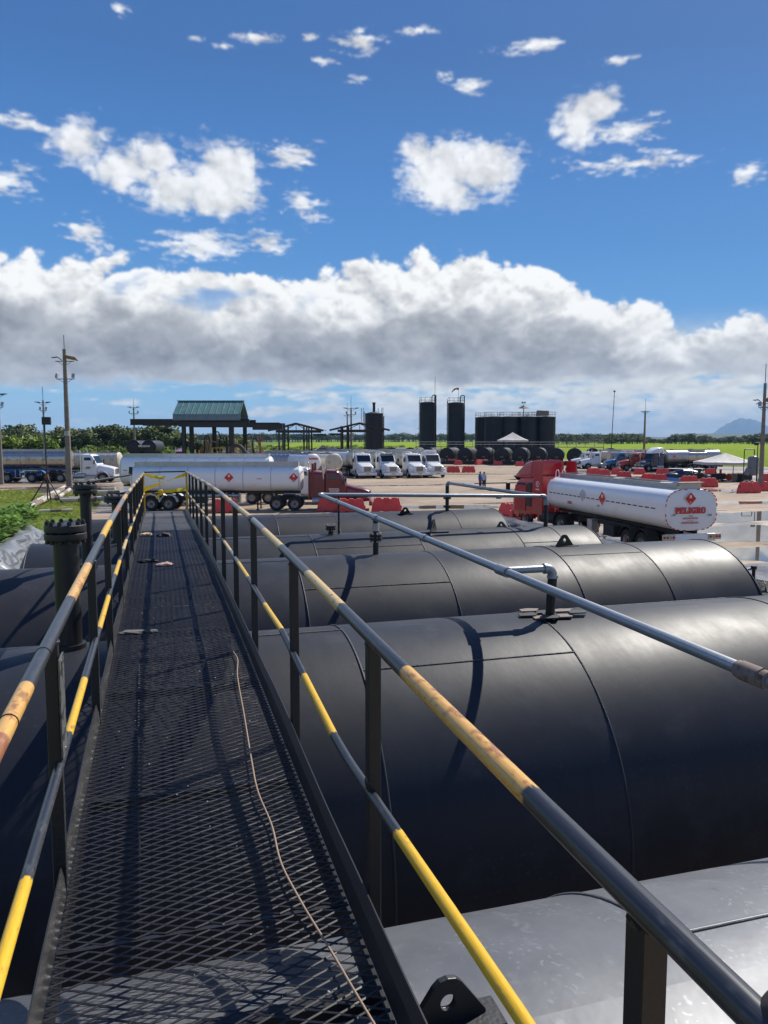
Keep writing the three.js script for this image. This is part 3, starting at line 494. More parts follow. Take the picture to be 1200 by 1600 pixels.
// ------------------------------------------------------------------ the five tanks under the walkway
const TANKS = [];
{
  const rows = [['grey dusty', 'nearest'], ['wide black', 'second'], ['', 'third'], ['', 'fourth'], ['', 'fifth']];
  const data = [
    { z: -2.02, R: 1.75, top: 3.5, x0: -2.3, x1: 9.4, m: 0, label: 'dusty grey cylindrical tank under the near end of the walkway', seams: [1.75, 4.1, 6.6] },
    { z: -6.95, R: 1.75, top: 3.5, x0: -2.3, x1: 9.4, m: 1, label: 'large black cylindrical tank with the elbowed riser standing in rusty scraps', seams: [-0.2, 1.62, 3.66, 6.4, 8.2] },
    { z: -11.45, R: 1.75, top: 3.5, x0: -2.2, x1: 9.32, m: 1, label: 'black cylindrical tank under the flanged riser of the sloping pipe', seams: [-0.2, 1.9, 4.1, 6.15, 7.7] },
    { z: -15.95, R: 1.64, top: 3.28, x0: -2.4, x1: 9.5, m: 1, label: 'black cylindrical tank with a small flanged stub and an elbow riser at its right end', seams: [0.6, 3.0, 5.3, 7.6, 8.6] },
    { z: -20.45, R: 1.64, top: 3.28, x0: -2.4, x1: 9.3, m: 1, label: 'farthest black cylindrical tank below the walkway end, in front of the red barriers', seams: [0.6, 2.9, 4.5, 7.9] },
  ];
  const rnd = rng(77);
  data.forEach((d, n) => {
    const t = thing('storage_tank', d.label, 'tank', [0, d.top - d.R, d.z], 0, 'horizontal storage tanks under the walkway');
    TANKS.push(t);
    const cut = [d.x0, ...d.seams, d.x1];
    const shell = (a, b, r) => {                                   // a course of the shell with slight waviness, uv in metres
      const na = 128, nl = Math.max(4, Math.round((b - a) * 6)), pos = [], uv = [], idx = [];
      for (let i = 0; i <= nl; i++) for (let j = 0; j <= na; j++) {
        const x = mix(a, b, i / nl), th = j / na * Math.PI * 2, k = r + 0.004 * fbm(x * 0.7 + n * 9, Math.cos(th) * 2.2, Math.sin(th) * 2.2, 3);
        pos.push(x, Math.cos(th) * k, Math.sin(th) * k); uv.push(th * r, x);
      }
      for (let i = 0; i < nl; i++) for (let j = 0; j < na; j++) { const p = i * (na + 1) + j; idx.push(p, p + na + 1, p + 1, p + 1, p + na + 1, p + na + 2); }
      const g = new THREE.BufferGeometry(); g.setAttribute('position', new THREE.Float32BufferAttribute(pos, 3)); g.setAttribute('uv', new THREE.Float32BufferAttribute(uv, 2)); g.setIndex(idx); g.computeVertexNormals();
      const ii = g.index; for (let i = 0; i < ii.count; i += 3) { const s = ii.getX(i + 1); ii.setX(i + 1, ii.getX(i + 2)); ii.setX(i + 2, s); } g.computeVertexNormals();
      return g;
    };
    for (let i = 0; i + 1 < cut.length; i++) mesh('shell_course', shell(cut[i], cut[i + 1], d.R - (i % 2) * 0.002), d.m ? M.tank[(i + n) % 4] : M.dusty[i % 2], t);
    for (const s of d.seams) { const g = new THREE.TorusGeometry(d.R, 0.010, 6, 160); g.rotateY(Math.PI / 2); g.translate(s, 0, 0); mesh('weld_seam', planarUV(g), d.m ? M.weld : M.dusty[0], t); }
    for (const [s, x] of [[-1, d.x0], [1, d.x1]]) {
      const pts = []; for (let k = 0; k <= 12; k++) { const a = k / 12; pts.push([d.R * Math.min(1, a), 0.30 * (1 - a ** 3.2)]); }
      pts.push([d.R, -0.002]);
      const g = new THREE.LatheGeometry(pts.map((p) => new THREE.Vector2(...p)).reverse(), 96); g.rotateZ(-Math.PI / 2 * s); g.translate(x, 0, 0); mesh('tank_head', planarUV(g), d.m ? M.tank[1] : M.dusty[0], t);
      const r = new THREE.TorusGeometry(d.R, 0.012, 8, 160); r.rotateY(Math.PI / 2); r.translate(x, 0, 0); mesh('rim_weld', planarUV(r), d.m ? M.weld : M.dusty[1], t);
    }
    for (const x of [d.x0 + 1.6, (d.x0 + d.x1) / 2, d.x1 - 1.6]) new B().prism([[-1.3, -d.R - 0.0], [-1.45, -d.R * 0.55], [1.45, -d.R * 0.55], [1.3, -d.R - 0.0]], 0.3, x, 0, 0, 0, Math.PI / 2, 0).build('saddle', M.blackMatt, t);
    // long weld beads
    d.seams.slice(0, -1).forEach((s, i) => { const th = -0.35 + 0.5 * rnd() + (i % 2) * 0.55, e = d.seams[i + 1]; new B().bar([s, Math.cos(th) * d.R, Math.sin(th) * d.R], [e, Math.cos(th) * d.R, Math.sin(th) * d.R], 0.009, 6).build('long_weld', d.m ? M.weld : M.dusty[0], t); });
  });
  const lug = (t, x, th, R, turn, s = 1, m = M.black) => {          // lifting lug: drilled plate standing on the crest
    const b = new B().prism([[-0.15 * s, -0.02], [-0.145 * s, 0.02], [-0.052 * s, 0.145 * s], [-0.03 * s, 0.163 * s], [0, 0.168 * s], [0.03 * s, 0.163 * s], [0.052 * s, 0.145 * s], [0.145 * s, 0.02], [0.15 * s, -0.02]], 0.022, 0, 0, 0, 0, 0, 0, 0.003, [[0, 0.085 * s, 0.030 * s]]);
    const o = b.build('lifting_lug', m, t); o.position.set(x, R * Math.cos(th), R * Math.sin(th)); o.rotation.set(th, 0, 0); o.rotateY(turn);
    const base = new B().box(0.40 * s, 0.012, 0.14 * s, x, R + 0.004, 0).build('lug_pad', m, t); base.position.set(0, R * (Math.cos(th) - 1), R * Math.sin(th)); return o;
  };
  lug(TANKS[0], 0.81, -0.03, 1.75, 0.08, 0.88); lug(TANKS[2], 6.55, -0.03, 1.75, 0.1, 1.15); lug(TANKS[3], 5.75, 0.1, 1.64, 0.95, 1.7); lug(TANKS[4], 6.5, 0.2, 1.64, 0.1, 1.1); lug(TANKS[3], 7.7, -0.3, 1.64, 0.1, 1.0);
  // patches of dried mud and rust scraps round the riser on the second tank
  for (let i = 0; i < 9; i++) { const a = i * 2.4; new B().prism([[-0.10, -0.05], [0.06, -0.07], [0.13, 0.02], [0.02, 0.06], [-0.08, 0.04]], 0.012, 0, 0, 0, -Math.PI / 2, 0, 0).build('rust_scrap', i % 2 ? M.rustDark : M.blackMatt, TANKS[1]).position.set(3.78 + Math.cos(a) * (0.12 + 0.025 * i), 1.752 + 0.004 * i, Math.sin(a) * (0.10 + 0.012 * i)); }
  // brown leaf on the dusty tank
  const lf = new B().prism([[-0.03, -0.006], [0.01, -0.012], [0.035, 0.0], [0.01, 0.010], [-0.02, 0.008]], 0.004, 0, 0, 0, -Math.PI / 2 + 0.3, 0.5, 0).build(numbered('dry_leaf'), mat([0.42, 0.18, 0.08], 0.8), scene); lf.position.set(1.42, 3.492, -1.88); tag(lf, 'small dry brown leaf on the dusty grey tank', 'leaf');
  // valve hook on the right end of the third tank
  const v = new B().bar([9.3, 1.35, 0.9], [9.62, 1.38, 0.9], 0.02, 8).bar([9.6, 1.38, 0.9], [9.6, 1.18, 0.9], 0.028, 8).bar([9.6, 1.42, 0.9], [9.6, 1.36, 0.9], 0.05, 8).build('vent_cock', M.black, TANKS[2]);
}

// pipes over the tanks
{
  const pY = (z) => 3.905 + 0.0146 * -z, X = 3.235;
  const p = thing('vent_pipe', 'long grey galvanised pipe sloping over the tanks with risers and elbows', 'pipe');
  const b = new B().bar([X + 0.01, pY(1) , 1], [X, pY(-15.8), -15.8], 0.04, 20); b.build('main_pipe', M.galv, p);
  const collar = (x, y, z, dx, dy, dz, r, l, m = M.galv) => new B().bar([x - dx * l / 2, y - dy * l / 2, z - dz * l / 2], [x + dx * l / 2, y + dy * l / 2, z + dz * l / 2], r, 20).build('coupling', m, p);
  collar(X, pY(-9.2), -9.2, 0, 0, 1, 0.05, 0.12); collar(X, pY(-6.86), -6.86, 0, 0, 1, 0.052, 0.22); collar(X, pY(-11.5), -11.5, 0, 0, 1, 0.052, 0.22); collar(X, pY(-14.2), -14.2, 0, 0, 1, 0.05, 0.12);
  new B().bar([X, pY(-3.52), -3.45], [X, pY(-3.6), -3.6], 0.062, 8).bar([X, pY(-3.6), -3.60], [X, pY(-3.6), -3.64], 0.052, 20).bar([X, pY(-3.45), -3.40], [X, pY(-3.45), -3.45], 0.054, 20).build('union_nut', M.rustDark, p);
  const elbow = (c, a, bq, r, m = M.galv) => { const A = V(...a), Bq = V(...bq), C = V(...c); const cv = new THREE.QuadraticBezierCurve3(A, C, Bq); mesh('elbow', new THREE.TubeGeometry(cv, 12, r, 18, false), m, p); };
  // branch on the second tank
  const y1 = pY(-6.86), xb = 3.78;
  new B().bar([X + 0.04, y1, -6.86], [xb - 0.07, y1, -6.86], 0.038, 18).build('branch_pipe', M.galv, p);
  elbow([xb, y1, -6.86], [xb - 0.085, y1, -6.86], [xb, y1 - 0.085, -6.86], 0.048);
  collar(xb - 0.085, y1, -6.86, 1, 0, 0, 0.054, 0.03); collar(xb, y1 - 0.085, -6.86, 0, 1, 0, 0.056, 0.03);
  new B().bar([xb, 3.48, -6.9], [xb, y1 - 0.09, -6.86], 0.047, 18).build('riser', M.black, p); new B().bar([xb, 3.49, -6.9], [xb, 3.53, -6.9], 0.075, 18).build('riser_base', M.black, p);
  // riser on the third tank
  new B().bar([X, 3.48, -11.5], [X, pY(-11.5) - 0.03, -11.5], 0.045, 16).build('riser', M.black, p); new B().bar([X, 3.72, -11.5], [X, 3.76, -11.5], 0.10, 18).bar([X, 3.775, -11.5], [X, 3.815, -11.5], 0.10, 18).build('flange', M.black, p);
  for (let i = 0; i < 8; i++) { const a = i / 8 * 6.283; new B().bar([X + 0.08 * Math.cos(a), 3.69, -11.5 + 0.08 * Math.sin(a)], [X + 0.08 * Math.cos(a), 3.845, -11.5 + 0.08 * Math.sin(a)], 0.011, 6).build('bolt', M.rusty, p); }
  collar(X, 3.93, -11.5, 0, 1, 0, 0.052, 0.12, M.galvWorn);
  // cross pipe at the far end
  const y2 = pY(-15.9) - 0.01, zc = -15.93;
  elbow([X, y2, zc], [X, y2, zc + 0.12], [X + 0.12, y2, zc], 0.046);
  new B().bar([X + 0.1, y2, zc], [8.52, 3.985, zc - 0.05], 0.04, 18).build('cross_pipe', M.galv, p);
  elbow([8.6, 3.985, zc - 0.05], [8.5, 3.985, zc - 0.05], [8.6, 3.885, zc - 0.05], 0.05);
  collar(8.6, 3.84, zc - 0.05, 0, 1, 0, 0.06, 0.12); collar(7.4, 3.995, zc - 0.05, 1, 0, 0, 0.048, 0.1); collar(8.48, 3.985, zc - 0.05, 1, 0, 0, 0.052, 0.03);
  new B().bar([8.6, 3.25, zc - 0.05], [8.6, 3.80, zc - 0.05], 0.05, 16).build('riser', M.black, p);
  // riser on the fifth tank and the pipe running back to the cross pipe
  new B().bar([7.85, 3.25, -20.4], [7.85, 4.0, -20.4], 0.052, 16).build('riser', M.black, p); new B().bar([7.85, 3.60, -20.4], [7.85, 3.65, -20.4], 0.11, 16).bar([7.85, 3.67, -20.4], [7.85, 3.72, -20.4], 0.11, 16).build('flange', M.black, p); new B().bar([7.85, 3.36, -20.4], [7.85, 3.42, -20.4], 0.11, 16).build('flange', M.black, p);
  elbow([7.85, 4.06, -20.4], [7.85, 3.97, -20.4], [7.86, 4.06, -20.28], 0.052); new B().bar([7.86, 4.06, -20.3], [8.42, 3.99, -16.02], 0.042, 16).build('return_pipe', M.galv, p); collar(8.15, 4.022, -18.1, 0.13, 0, 0.99, 0.05, 0.1);
  // thin stay and stub on the fourth tank
  new B().bar([3.66, 3.25, -15.93], [3.66, 4.15, -15.93], 0.022, 10).build('stay', M.blackMatt, p);
  const stub = thing('flange_stub', 'short flanged black stub on the crest of the fourth tank', 'pipe stub', [3.5, 3.27, -16.0]);
  new B().bar([0, -0.02, 0], [0, 0.16, 0], 0.055, 16).build('neck', M.black, stub); new B().bar([0, 0.10, 0], [0, 0.135, 0], 0.11, 18).build('flange', M.black, stub); new B().bar([0, 0.15, 0], [0, 0.185, 0], 0.11, 18).build('flange', M.black, stub);
  for (let i = 0; i < 8; i++) { const a = i / 8 * 6.283; new B().bar([0.088 * Math.cos(a), 0.07, 0.088 * Math.sin(a)], [0.088 * Math.cos(a), 0.22, 0.088 * Math.sin(a)], 0.011, 6).build('bolt', M.rusty, stub); }
  // flanged standpipes left of the walkway
  const stand = (label, x, z, y0, y1, r, rf, nb) => {
    const t = thing('standpipe', label, 'pipe', [x, y0, z], 0), h = y1 - y0;
    new B().bar([0, -0.05, 0], [0, h - 0.05, 0], r, 28).build('pipe_body', M.black, t);
    new B().lathe([[r, h - 0.16], [rf, h - 0.155], [rf + 0.006, h - 0.15], [rf + 0.006, h - 0.10], [rf, h - 0.095], [r, h - 0.094]], 36, 0, 0, 0).build('flange', M.black, t);
    new B().lathe([[r, h - 0.088], [rf, h - 0.085], [rf + 0.004, h - 0.08], [rf + 0.004, h - 0.03], [rf - 0.004, h - 0.024], [r * 0.9, h - 0.02], [0, h - 0.02]], 36, 0, 0, 0).build('blind_flange', M.black, t);
    for (let i = 0; i < nb; i++) { const a = i / nb * 6.283 + 0.2, R = (r + rf) / 2 + 0.012; new B().bar([R * Math.cos(a), h - 0.185, R * Math.sin(a)], [R * Math.cos(a), h - 0.156, R * Math.sin(a)], 0.019, 6).bar([R * Math.cos(a), h - 0.186, R * Math.sin(a)], [R * Math.cos(a), h + 0.012, R * Math.sin(a)], 0.010, 8).bar([R * Math.cos(a), h - 0.022, R * Math.sin(a)], [R * Math.cos(a), h + 0.004, R * Math.sin(a)], 0.019, 6).build('bolt', M.black, t); }
    new B().bar([0, -0.02, 0], [0, 0.05, 0], r + 0.03, 28).build('base_collar', M.black, t); return t;
  };
  stand('thick black standpipe with a bolted flange, nearest one left of the walkway', -0.78, -7.02, 3.49, 4.60, 0.105, 0.166, 12);
  const s2 = stand('slim black standpipe with a bolted flange, behind the thick one', -1.0, -11.5, 3.49, 4.69, 0.075, 0.155, 8);
  stand('black standpipe beside the handrail, carrying the wide flange, farthest of the three', -0.78, -15.95, 3.27, 4.22, 0.13, 0.27, 10);
  new B().bar([0.05, 1.21, -0.02], [0.56, 1.24, -1.5], 0.018, 10).bar([0.56, 1.24, -1.5], [0.57, 1.36, -1.52], 0.03, 8).build('side_pipe', M.black, s2);
}
// sleeve of the person leaning on the right handrail
tag(new B().tube([[1.06, 4.20, 0.25], [0.93, 4.38, -0.16], [0.80, 4.54, -0.46], [0.745, 4.60, -0.615], [0.70, 4.615, -0.665]], 0.046, 22, 40).put(new THREE.SphereGeometry(0.046, 20, 14), 0.70, 4.615, -0.665).build(numbered('jacket_sleeve'), M.sleeve, scene), 'dark brown jacket sleeve resting on the near right handrail', 'sleeve');

// ------------------------------------------------------------------ printed things
function printed(w, h, draw, o = {}) { const c = document.createElement('canvas'); c.width = w; c.height = h; const x = c.getContext('2d'); x.clearRect(0, 0, w, h); draw(x, w, h); const t = new THREE.CanvasTexture(c); t.colorSpace = THREE.SRGBColorSpace; t.magFilter = THREE.LinearFilter; return mat([1, 1, 1], 0.4, { map: t, transparent: true, ...o }); }
const diamond = (fill, ink) => printed(128, 128, (x) => {
  x.translate(64, 64); x.rotate(Math.PI / 4); x.fillStyle = '#f0ece8'; x.fillRect(-44, -44, 88, 88); x.fillStyle = fill; x.fillRect(-40, -40, 80, 80); x.rotate(-Math.PI / 4);
  x.fillStyle = ink; x.beginPath(); x.moveTo(-9, -8); x.quadraticCurveTo(-14, -22, -2, -38); x.quadraticCurveTo(0, -28, 8, -30); x.quadraticCurveTo(16, -18, 9, -8); x.closePath(); x.fill(); x.fillRect(-14, -6, 28, 3); x.font = 'bold 24px sans-serif'; x.textAlign = 'center'; x.fillText('3', 0, 42);
});
const PRINT = {
  flammable: diamond('#c4231f', '#f4e6e0'), faded: diamond('#a9b2b6', '#c8ced0'),
  danger: printed(512, 280, (x) => {
    x.textAlign = 'center'; x.font = 'bold 118px serif'; x.lineWidth = 12; x.strokeStyle = '#b4201c'; x.fillStyle = '#cf2d27'; x.save(); x.translate(256, 104); x.scale(0.96, 1); x.strokeText('PELIGRO', 0, 0); x.fillText('PELIGRO', 0, 0); x.restore();
    const word = (y, x0, x1, h, c, s) => { x.fillStyle = c; let a = x0, k = s; while (a < x1) { k = (k * 53 + 17) % 97; const w = 8 + k % 9; x.fillRect(a, y, Math.min(w, x1 - a), h); x.clearRect(a + 3, y + h * 0.4, 4, h * 0.25); a += w + 4; } };
    word(138, 230, 300, 14, '#4a4648', 11); word(168, 130, 385, 24, '#b9554c', 23); word(212, 215, 300, 8, '#c98d86', 5); word(234, 105, 395, 26, '#b4483f', 31);
  }),
  white: printed(256, 128, (x) => { x.fillStyle = '#e8e4de'; const r = rng(5); for (const y of [12, 46, 80]) for (let a = 20; a < 236;) { const w = 10 + r() * 16; x.fillRect(a, y, w, 24); x.clearRect(a + w * 0.35, y + 9, w * 0.3, 6); a += w + 6; } }),
  dark: printed(256, 96, (x) => { x.fillStyle = '#22252c'; const r = rng(8); for (const y of [10, 52]) for (let a = y === 10 ? 60 : 20; a < (y === 10 ? 200 : 170);) { const w = 9 + r() * 14; x.fillRect(a, y, w, y === 10 ? 32 : 14); a += w + 5; } }),
  red: printed(256, 64, (x) => { x.fillStyle = '#b02a22'; const r = rng(9); for (let a = 6; a < 246;) { const w = 12 + r() * 16; x.fillRect(a, 8, w, 46); x.clearRect(a + w * 0.3, 24, w * 0.35, 10); a += w + 6; } }),
  emblem: printed(128, 192, (x) => { x.strokeStyle = '#f2e2de'; x.fillStyle = '#f2e2de'; x.lineWidth = 12; x.beginPath(); x.arc(64, 64, 46, 0, 6.3); x.stroke(); x.beginPath(); x.arc(64, 60, 22, 0.5, 5.2); x.lineTo(64, 90); x.fill(); x.clearRect(60, 50, 12, 26); for (let i = 0; i < 6; i++) x.fillRect(8 + i * 19, 146, 14, 26); }),
};
function decal(name, w, h, m, parent, p, ry = 0, rx = 0, rz = 0) { const o = new THREE.Mesh(new THREE.PlaneGeometry(w, h), m); o.name = name; o.position.set(...p); o.rotation.order = 'YXZ'; o.rotation.set(rx, ry, rz); o.castShadow = false; o.receiveShadow = true; parent.add(o); return o; }

// ------------------------------------------------------------------ tank trucks: x forward, bumper at 0
const tyreG = new THREE.LatheGeometry([[0.30, -0.14], [0.44, -0.145], [0.50, -0.13], [0.522, -0.09], [0.525, 0], [0.522, 0.09], [0.50, 0.13], [0.44, 0.145], [0.30, 0.14]].map((p) => new THREE.Vector2(...p)), 30); tyreG.rotateX(Math.PI / 2); planarUV(tyreG);
const rimG = new THREE.LatheGeometry([[0, 0.05], [0.07, 0.05], [0.09, 0.02], [0.15, 0.0], [0.17, 0.01], [0.24, 0.02], [0.27, 0.10], [0.31, 0.115], [0.31, 0.10]].map((p) => new THREE.Vector2(...p)).reverse(), 26); rimG.rotateX(Math.PI / 2); planarUV(rimG);
const hubG = planarUV(new THREE.CylinderGeometry(0.09, 0.11, 0.10, 14).rotateX(Math.PI / 2));
function wheels(t, xs, hw, rimM, hubM, twin) {
  for (const x of xs) for (const s of [-1, 1]) for (let k = 0; k < (twin ? 2 : 1); k++) {
    const w = mesh('wheel', tyreG, M.rubber, t); w.position.set(x, 0.522, s * (hw - 0.15 - k * 0.33)); if (k) continue;
    for (const sd of [s]) { const r = mesh('rim', rimG, rimM, w); r.material = rimM; if (sd < 0) r.rotation.y = Math.PI; r.position.z = sd * 0.015; const h = mesh('hub', hubG, hubM, w); h.position.z = sd * 0.07; }
  }
}
const arch = (b, x, y, z, r, w, a0 = 0.1, a1 = 3.04) => { const p = []; for (let i = 0; i <= 12; i++) { const a = mix(a0, a1, i / 12); p.push([Math.cos(a) * r, Math.sin(a) * r]); } for (let i = 12; i >= 0; i--) { const a = mix(a0, a1, i / 12); p.push([Math.cos(a) * (r - 0.03), Math.sin(a) * (r - 0.03)]); } return b.prism(p, w, x, y, z); };
function tankTruck(o) {
  const t = thing(o.name || 'tank_truck', o.label, 'tank truck', o.pos, o.turn, o.group), P = o.paint, bx0 = o.bx0, bx1 = o.bx1;
  if (!o.noCab) {
    // chassis
    new B().box(7.0, 0.22, 0.09, -3.9, 0.86, 0.42).box(7.0, 0.22, 0.09, -3.9, 0.86, -0.42).box(0.14, 0.2, 0.8, -1.3, 0.84, 0).box(0.14, 0.2, 0.8, -5.0, 0.84, 0).box(0.9, 0.10, 0.9, -6.1, 1.08, 0).build('chassis', M.frame, t);
    wheels(t, o.cabover ? [-1.42] : [-1.12], 1.22, o.rimM || M.rim, o.hubM || M.rim, false);
    wheels(t, o.cabover ? [-4.9] : [-5.55, -6.9], 1.24, o.rimM || M.rim, o.hubM || M.rim, true);
    for (const s of [-1, 1]) new B().bar([-2.9, 0.72, s * 0.95], [-4.25, 0.72, s * 0.95], 0.31, 22).build('fuel_tank', o.cabover ? M.frame : M.aluminium, t);
    
    if (!o.cabover) {
      // bonneted cab: hood, cab, screens
      const hood = new B().loft([[0.02, 0.80, 0.72, 0.80, 1.38], [-0.05, 0.92, 0.80, 0.66, 1.52], [-0.5, 0.98, 0.84, 0.62, 1.66], [-1.2, 1.02, 0.90, 0.64, 1.80], [-1.95, 1.04, 0.98, 0.70, 1.95]], 40, 5).build('hood', P, t);
      for (const s of [-1, 1]) arch(new B(), -1.12, 0.52, s * 1.06, 0.70, 0.36, 0.0, 3.14).build('front_fender', P, t);
      new B().rbox(0.10, 0.56, 0.92, 0.035, 1.14, 0, 0.03).build('grille', o.grille || M.black, t); { const b = new B(); for (let i = 0; i < 5; i++) b.box(0.02, 0.025, 0.9, 0.09, 0.93 + i * 0.105, 0); b.box(0.03, 0.60, 0.04, 0.085, 1.14, 0.47).box(0.03, 0.60, 0.04, 0.085, 1.14, -0.47).box(0.03, 0.04, 0.98, 0.085, 1.44, 0).build('grille_bar', M.chrome, t); }
      const bump = new B().rbox(0.26, 0.36, 2.40, 0.10, 0.55, 0, 0.06).build('bumper', o.bumper || M.white, t); new B().box(0.02, 0.12, 0.52, 0.235, 0.56, 0).build('number_plate', M.yellow, bump); for (const s of [-1, 1]) new B().bar([0.22, 0.55, s * 0.8], [0.24, 0.55, s * 0.8], 0.08, 14).build('fog_lamp', M.lampClear, bump);
      for (const s of [-1, 1]) new B().rbox(0.22, 0.22, 0.36, -0.06, 1.02, s * 0.80, 0.06).build('headlight', M.lampClear, t);
      const cab = new B().loft([[-1.72, 1.05, 1.00, 0.75, 1.92], [-1.80, 1.08, 1.02, 0.72, 2.05], [-2.22, 1.10, 0.98, 0.70, 2.86], [-2.50, 1.11, 0.98, 0.70, 2.98], [-3.20, 1.11, 0.99, 0.70, 3.02], [-3.28, 1.09, 0.97, 0.74, 2.98]], 44, 9).build('cab', P, t);
      { const b = new B(); b.box(0.02, 0.86, 1.68, -1.98, 2.40, 0, 0, 0, 0.47); b.build('windscreen', M.glass, t); }
      for (const s of [-1, 1]) {
        const d = new B().rbox(1.02, 1.42, 0.04, -2.62, 1.62, s * 1.085, 0.015, s * 0.035).build('door', P, t);
        new B().prism([[-0.42, -0.30], [0.46, -0.30], [0.20, 0.34], [-0.42, 0.34]], 0.03, -2.62, 2.30, s * 1.062, s * -0.10).build('side_window', M.glass, t);
        new B().box(0.12, 0.03, 0.03, -3.0, 1.62, s * 1.115).build('door_handle', M.chrome, d);
        new B().rbox(0.10, 0.44, 0.24, -1.86, 2.18, s * 1.36, 0.03).build('mirror', M.black, t); new B().bar([-1.86, 2.32, s * 1.05], [-1.86, 2.32, s * 1.3], 0.015).bar([-1.86, 2.02, s * 1.05], [-1.86, 2.02, s * 1.3], 0.015).build('mirror_arm', M.chrome, t);
        new B().bar([-3.42, 0.95, s * 1.0], [-3.42, 3.15, s * 1.0], 0.07, 14).bar([-3.42, 3.15, s * 1.0], [-3.52, 3.40, s * 1.0], 0.06, 12).build('exhaust_stack', M.chrome, t);
        new B().rbox(1.2, 0.28, 0.34, -2.5, 0.55, s * 1.02, 0.03).build('step', o.cabStep || M.aluminium, t);
        if (o.door) decal('door_lettering', 0.8, 0.4, o.door, t, [-2.62, 1.5, s * 1.125], s > 0 ? 0 : Math.PI);
      }
      { const b = new B(); for (let i = -2; i <= 2; i++) b.rbox(0.12, 0.07, 0.12, -2.45, 3.05, i * 0.36, 0.02); b.build('marker_lamp', M.yellow, t); }
      if (o.sleeper) { const h = o.sleeper; new B().loft([[-3.24, 1.1, 1.02, 0.8, h - 0.3], [-3.45, 1.12, 1.06, 0.78, h], [-4.35, 1.12, 1.06, 0.78, h + 0.05], [-4.42, 1.1, 1.04, 0.8, h]], 40, 8).build('sleeper', o.sleeperM || P, t); if (o.fairing) new B().loft([[-2.0, 0.7, 0.5, 2.9, 3.0], [-2.5, 0.95, 0.8, 2.9, 3.5], [-3.3, 1.05, 0.95, 2.9, 3.9], [-4.3, 1.05, 0.95, 2.9, 3.95]], 36, 5).build('roof_fairing', o.fairing, t); }
      if (o.rack) { const b = new B(); for (const s of [-1, 1]) b.bar([-4.55, 0.9, s * 0.8], [-4.55, 3.3, s * 0.8], 0.03).tube([[-4.55, 3.3, s * 0.8], [-4.55, 3.6, s * 0.55], [-4.55, 3.62, 0]], 0.03, 8); b.build('headache_rack', M.chrome, t); new B().rbox(0.12, 2.2, 2.1, -4.48, 1.95, 0, 0.03).build('headboard', P, t); for (const s of [-1, 1]) new B().bar([-4.2, 1.1, s * 1.05], [-4.2, 3.5, s * 1.05], 0.10, 14).build('air_cleaner', P, t); }
    } else {
      // flat-fronted high cab with a tall roof deflector
      new B().loft([[0.0, 1.14, 0.98, 0.85, 1.85], [-0.02, 1.20, 1.06, 0.55, 2.35], [-0.35, 1.235, 1.13, 0.50, 2.80], [-0.8, 1.24, 1.17, 0.50, 3.05], [-2.2, 1.24, 1.18, 0.62, 3.10], [-2.26, 1.22, 1.16, 0.66, 3.06]], 48, 9).build('cab', P, t);
      new B().box(0.02, 0.92, 2.0, -0.16, 2.22, 0, 0, 0, 0.36).build('windscreen', M.glass, t);
      new B().rbox(0.06, 0.5, 1.9, -0.02, 1.42, 0, 0.02).build('grille', M.black, t); new B().rbox(0.26, 0.5, 2.46, 0.0, 0.66, 0, 0.08).build('bumper', P, t); for (const s of [-1, 1]) new B().rbox(0.1, 0.22, 0.42, 0.12, 0.72, s * 0.92, 0.03).build('headlight', M.lampClear, t);
      new B().loft([[-0.15, 1.12, 1.02, 2.92, 3.16], [-0.55, 1.18, 1.05, 2.92, 3.5], [-1.2, 1.2, 1.1, 2.92, 3.92], [-1.9, 1.2, 1.12, 2.95, 4.05], [-2.0, 1.2, 1.12, 2.95, 4.05]], 44, 7).build('roof_deflector', P, t);
      new B().rbox(0.5, 0.06, 2.3, -0.25, 2.92, 0, 0.025, 0, 0, 0.5).build('sun_visor', M.glass, t);
      for (const s of [-1, 1]) {
        new B().rbox(1.15, 1.55, 0.035, -0.92, 1.75, s * 1.232, 0.012, s * -0.03).build('door', P, t);
        new B().prism([[-0.50, -0.36], [0.46, -0.36], [0.30, 0.34], [-0.50, 0.34]], 0.03, -0.86, 2.32, s * 1.212, s * -0.03).build('side_window', M.glass, t);
        new B().prism([[-0.26, -0.72], [0.24, -0.72], [0.24, 0.42], [0.18, 0.62], [0.02, 0.70], [-0.26, 0.70]].map(([a, b]) => [a, b]), 0.03, -1.80, 2.0, s * 1.226, s * -0.03).build('dark_panel', M.black, t);
        // side wing behind the cab
        new B().prism([[-0.9, -0.85], [0.0, -0.85], [0.0, 2.25], [-0.9, 2.25]], 0.05, -2.22, 1.72, s * 1.19, 0, 0, 0, 0.015).build('side_wing', P, t);
        if (s < 0) decal('emblem', 0.42, 0.63, PRINT.emblem, t, [-2.66, 2.55, s * 1.222], Math.PI); else decal('emblem', 0.42, 0.63, PRINT.emblem, t, [-2.66, 2.55, s * 1.222], 0);
        new B().rbox(0.16, 0.62, 0.26, 0.16, 2.30, s * 1.42, 0.04).build('mirror', M.black, t); new B().bar([-0.1, 2.62, s * 1.15], [0.14, 2.58, s * 1.36], 0.02).build('mirror_arm', M.black, t);
        const b = new B(); arch(b, -1.42, 0.54, s * 1.06, 0.68, 0.34, 0, 3.14); b.build('front_fender', P, t);
        new B().rbox(1.5, 0.42, 0.1, -3.35, 0.68, s * 1.12, 0.03).build('side_skirt', s < 0 ? M.red : P, t);
      }
      new B().rbox(0.5, 0.02, 1.5, -1.0, 3.12, 0, 0.005).build('roof_hatch', M.white, t);
    }
  }
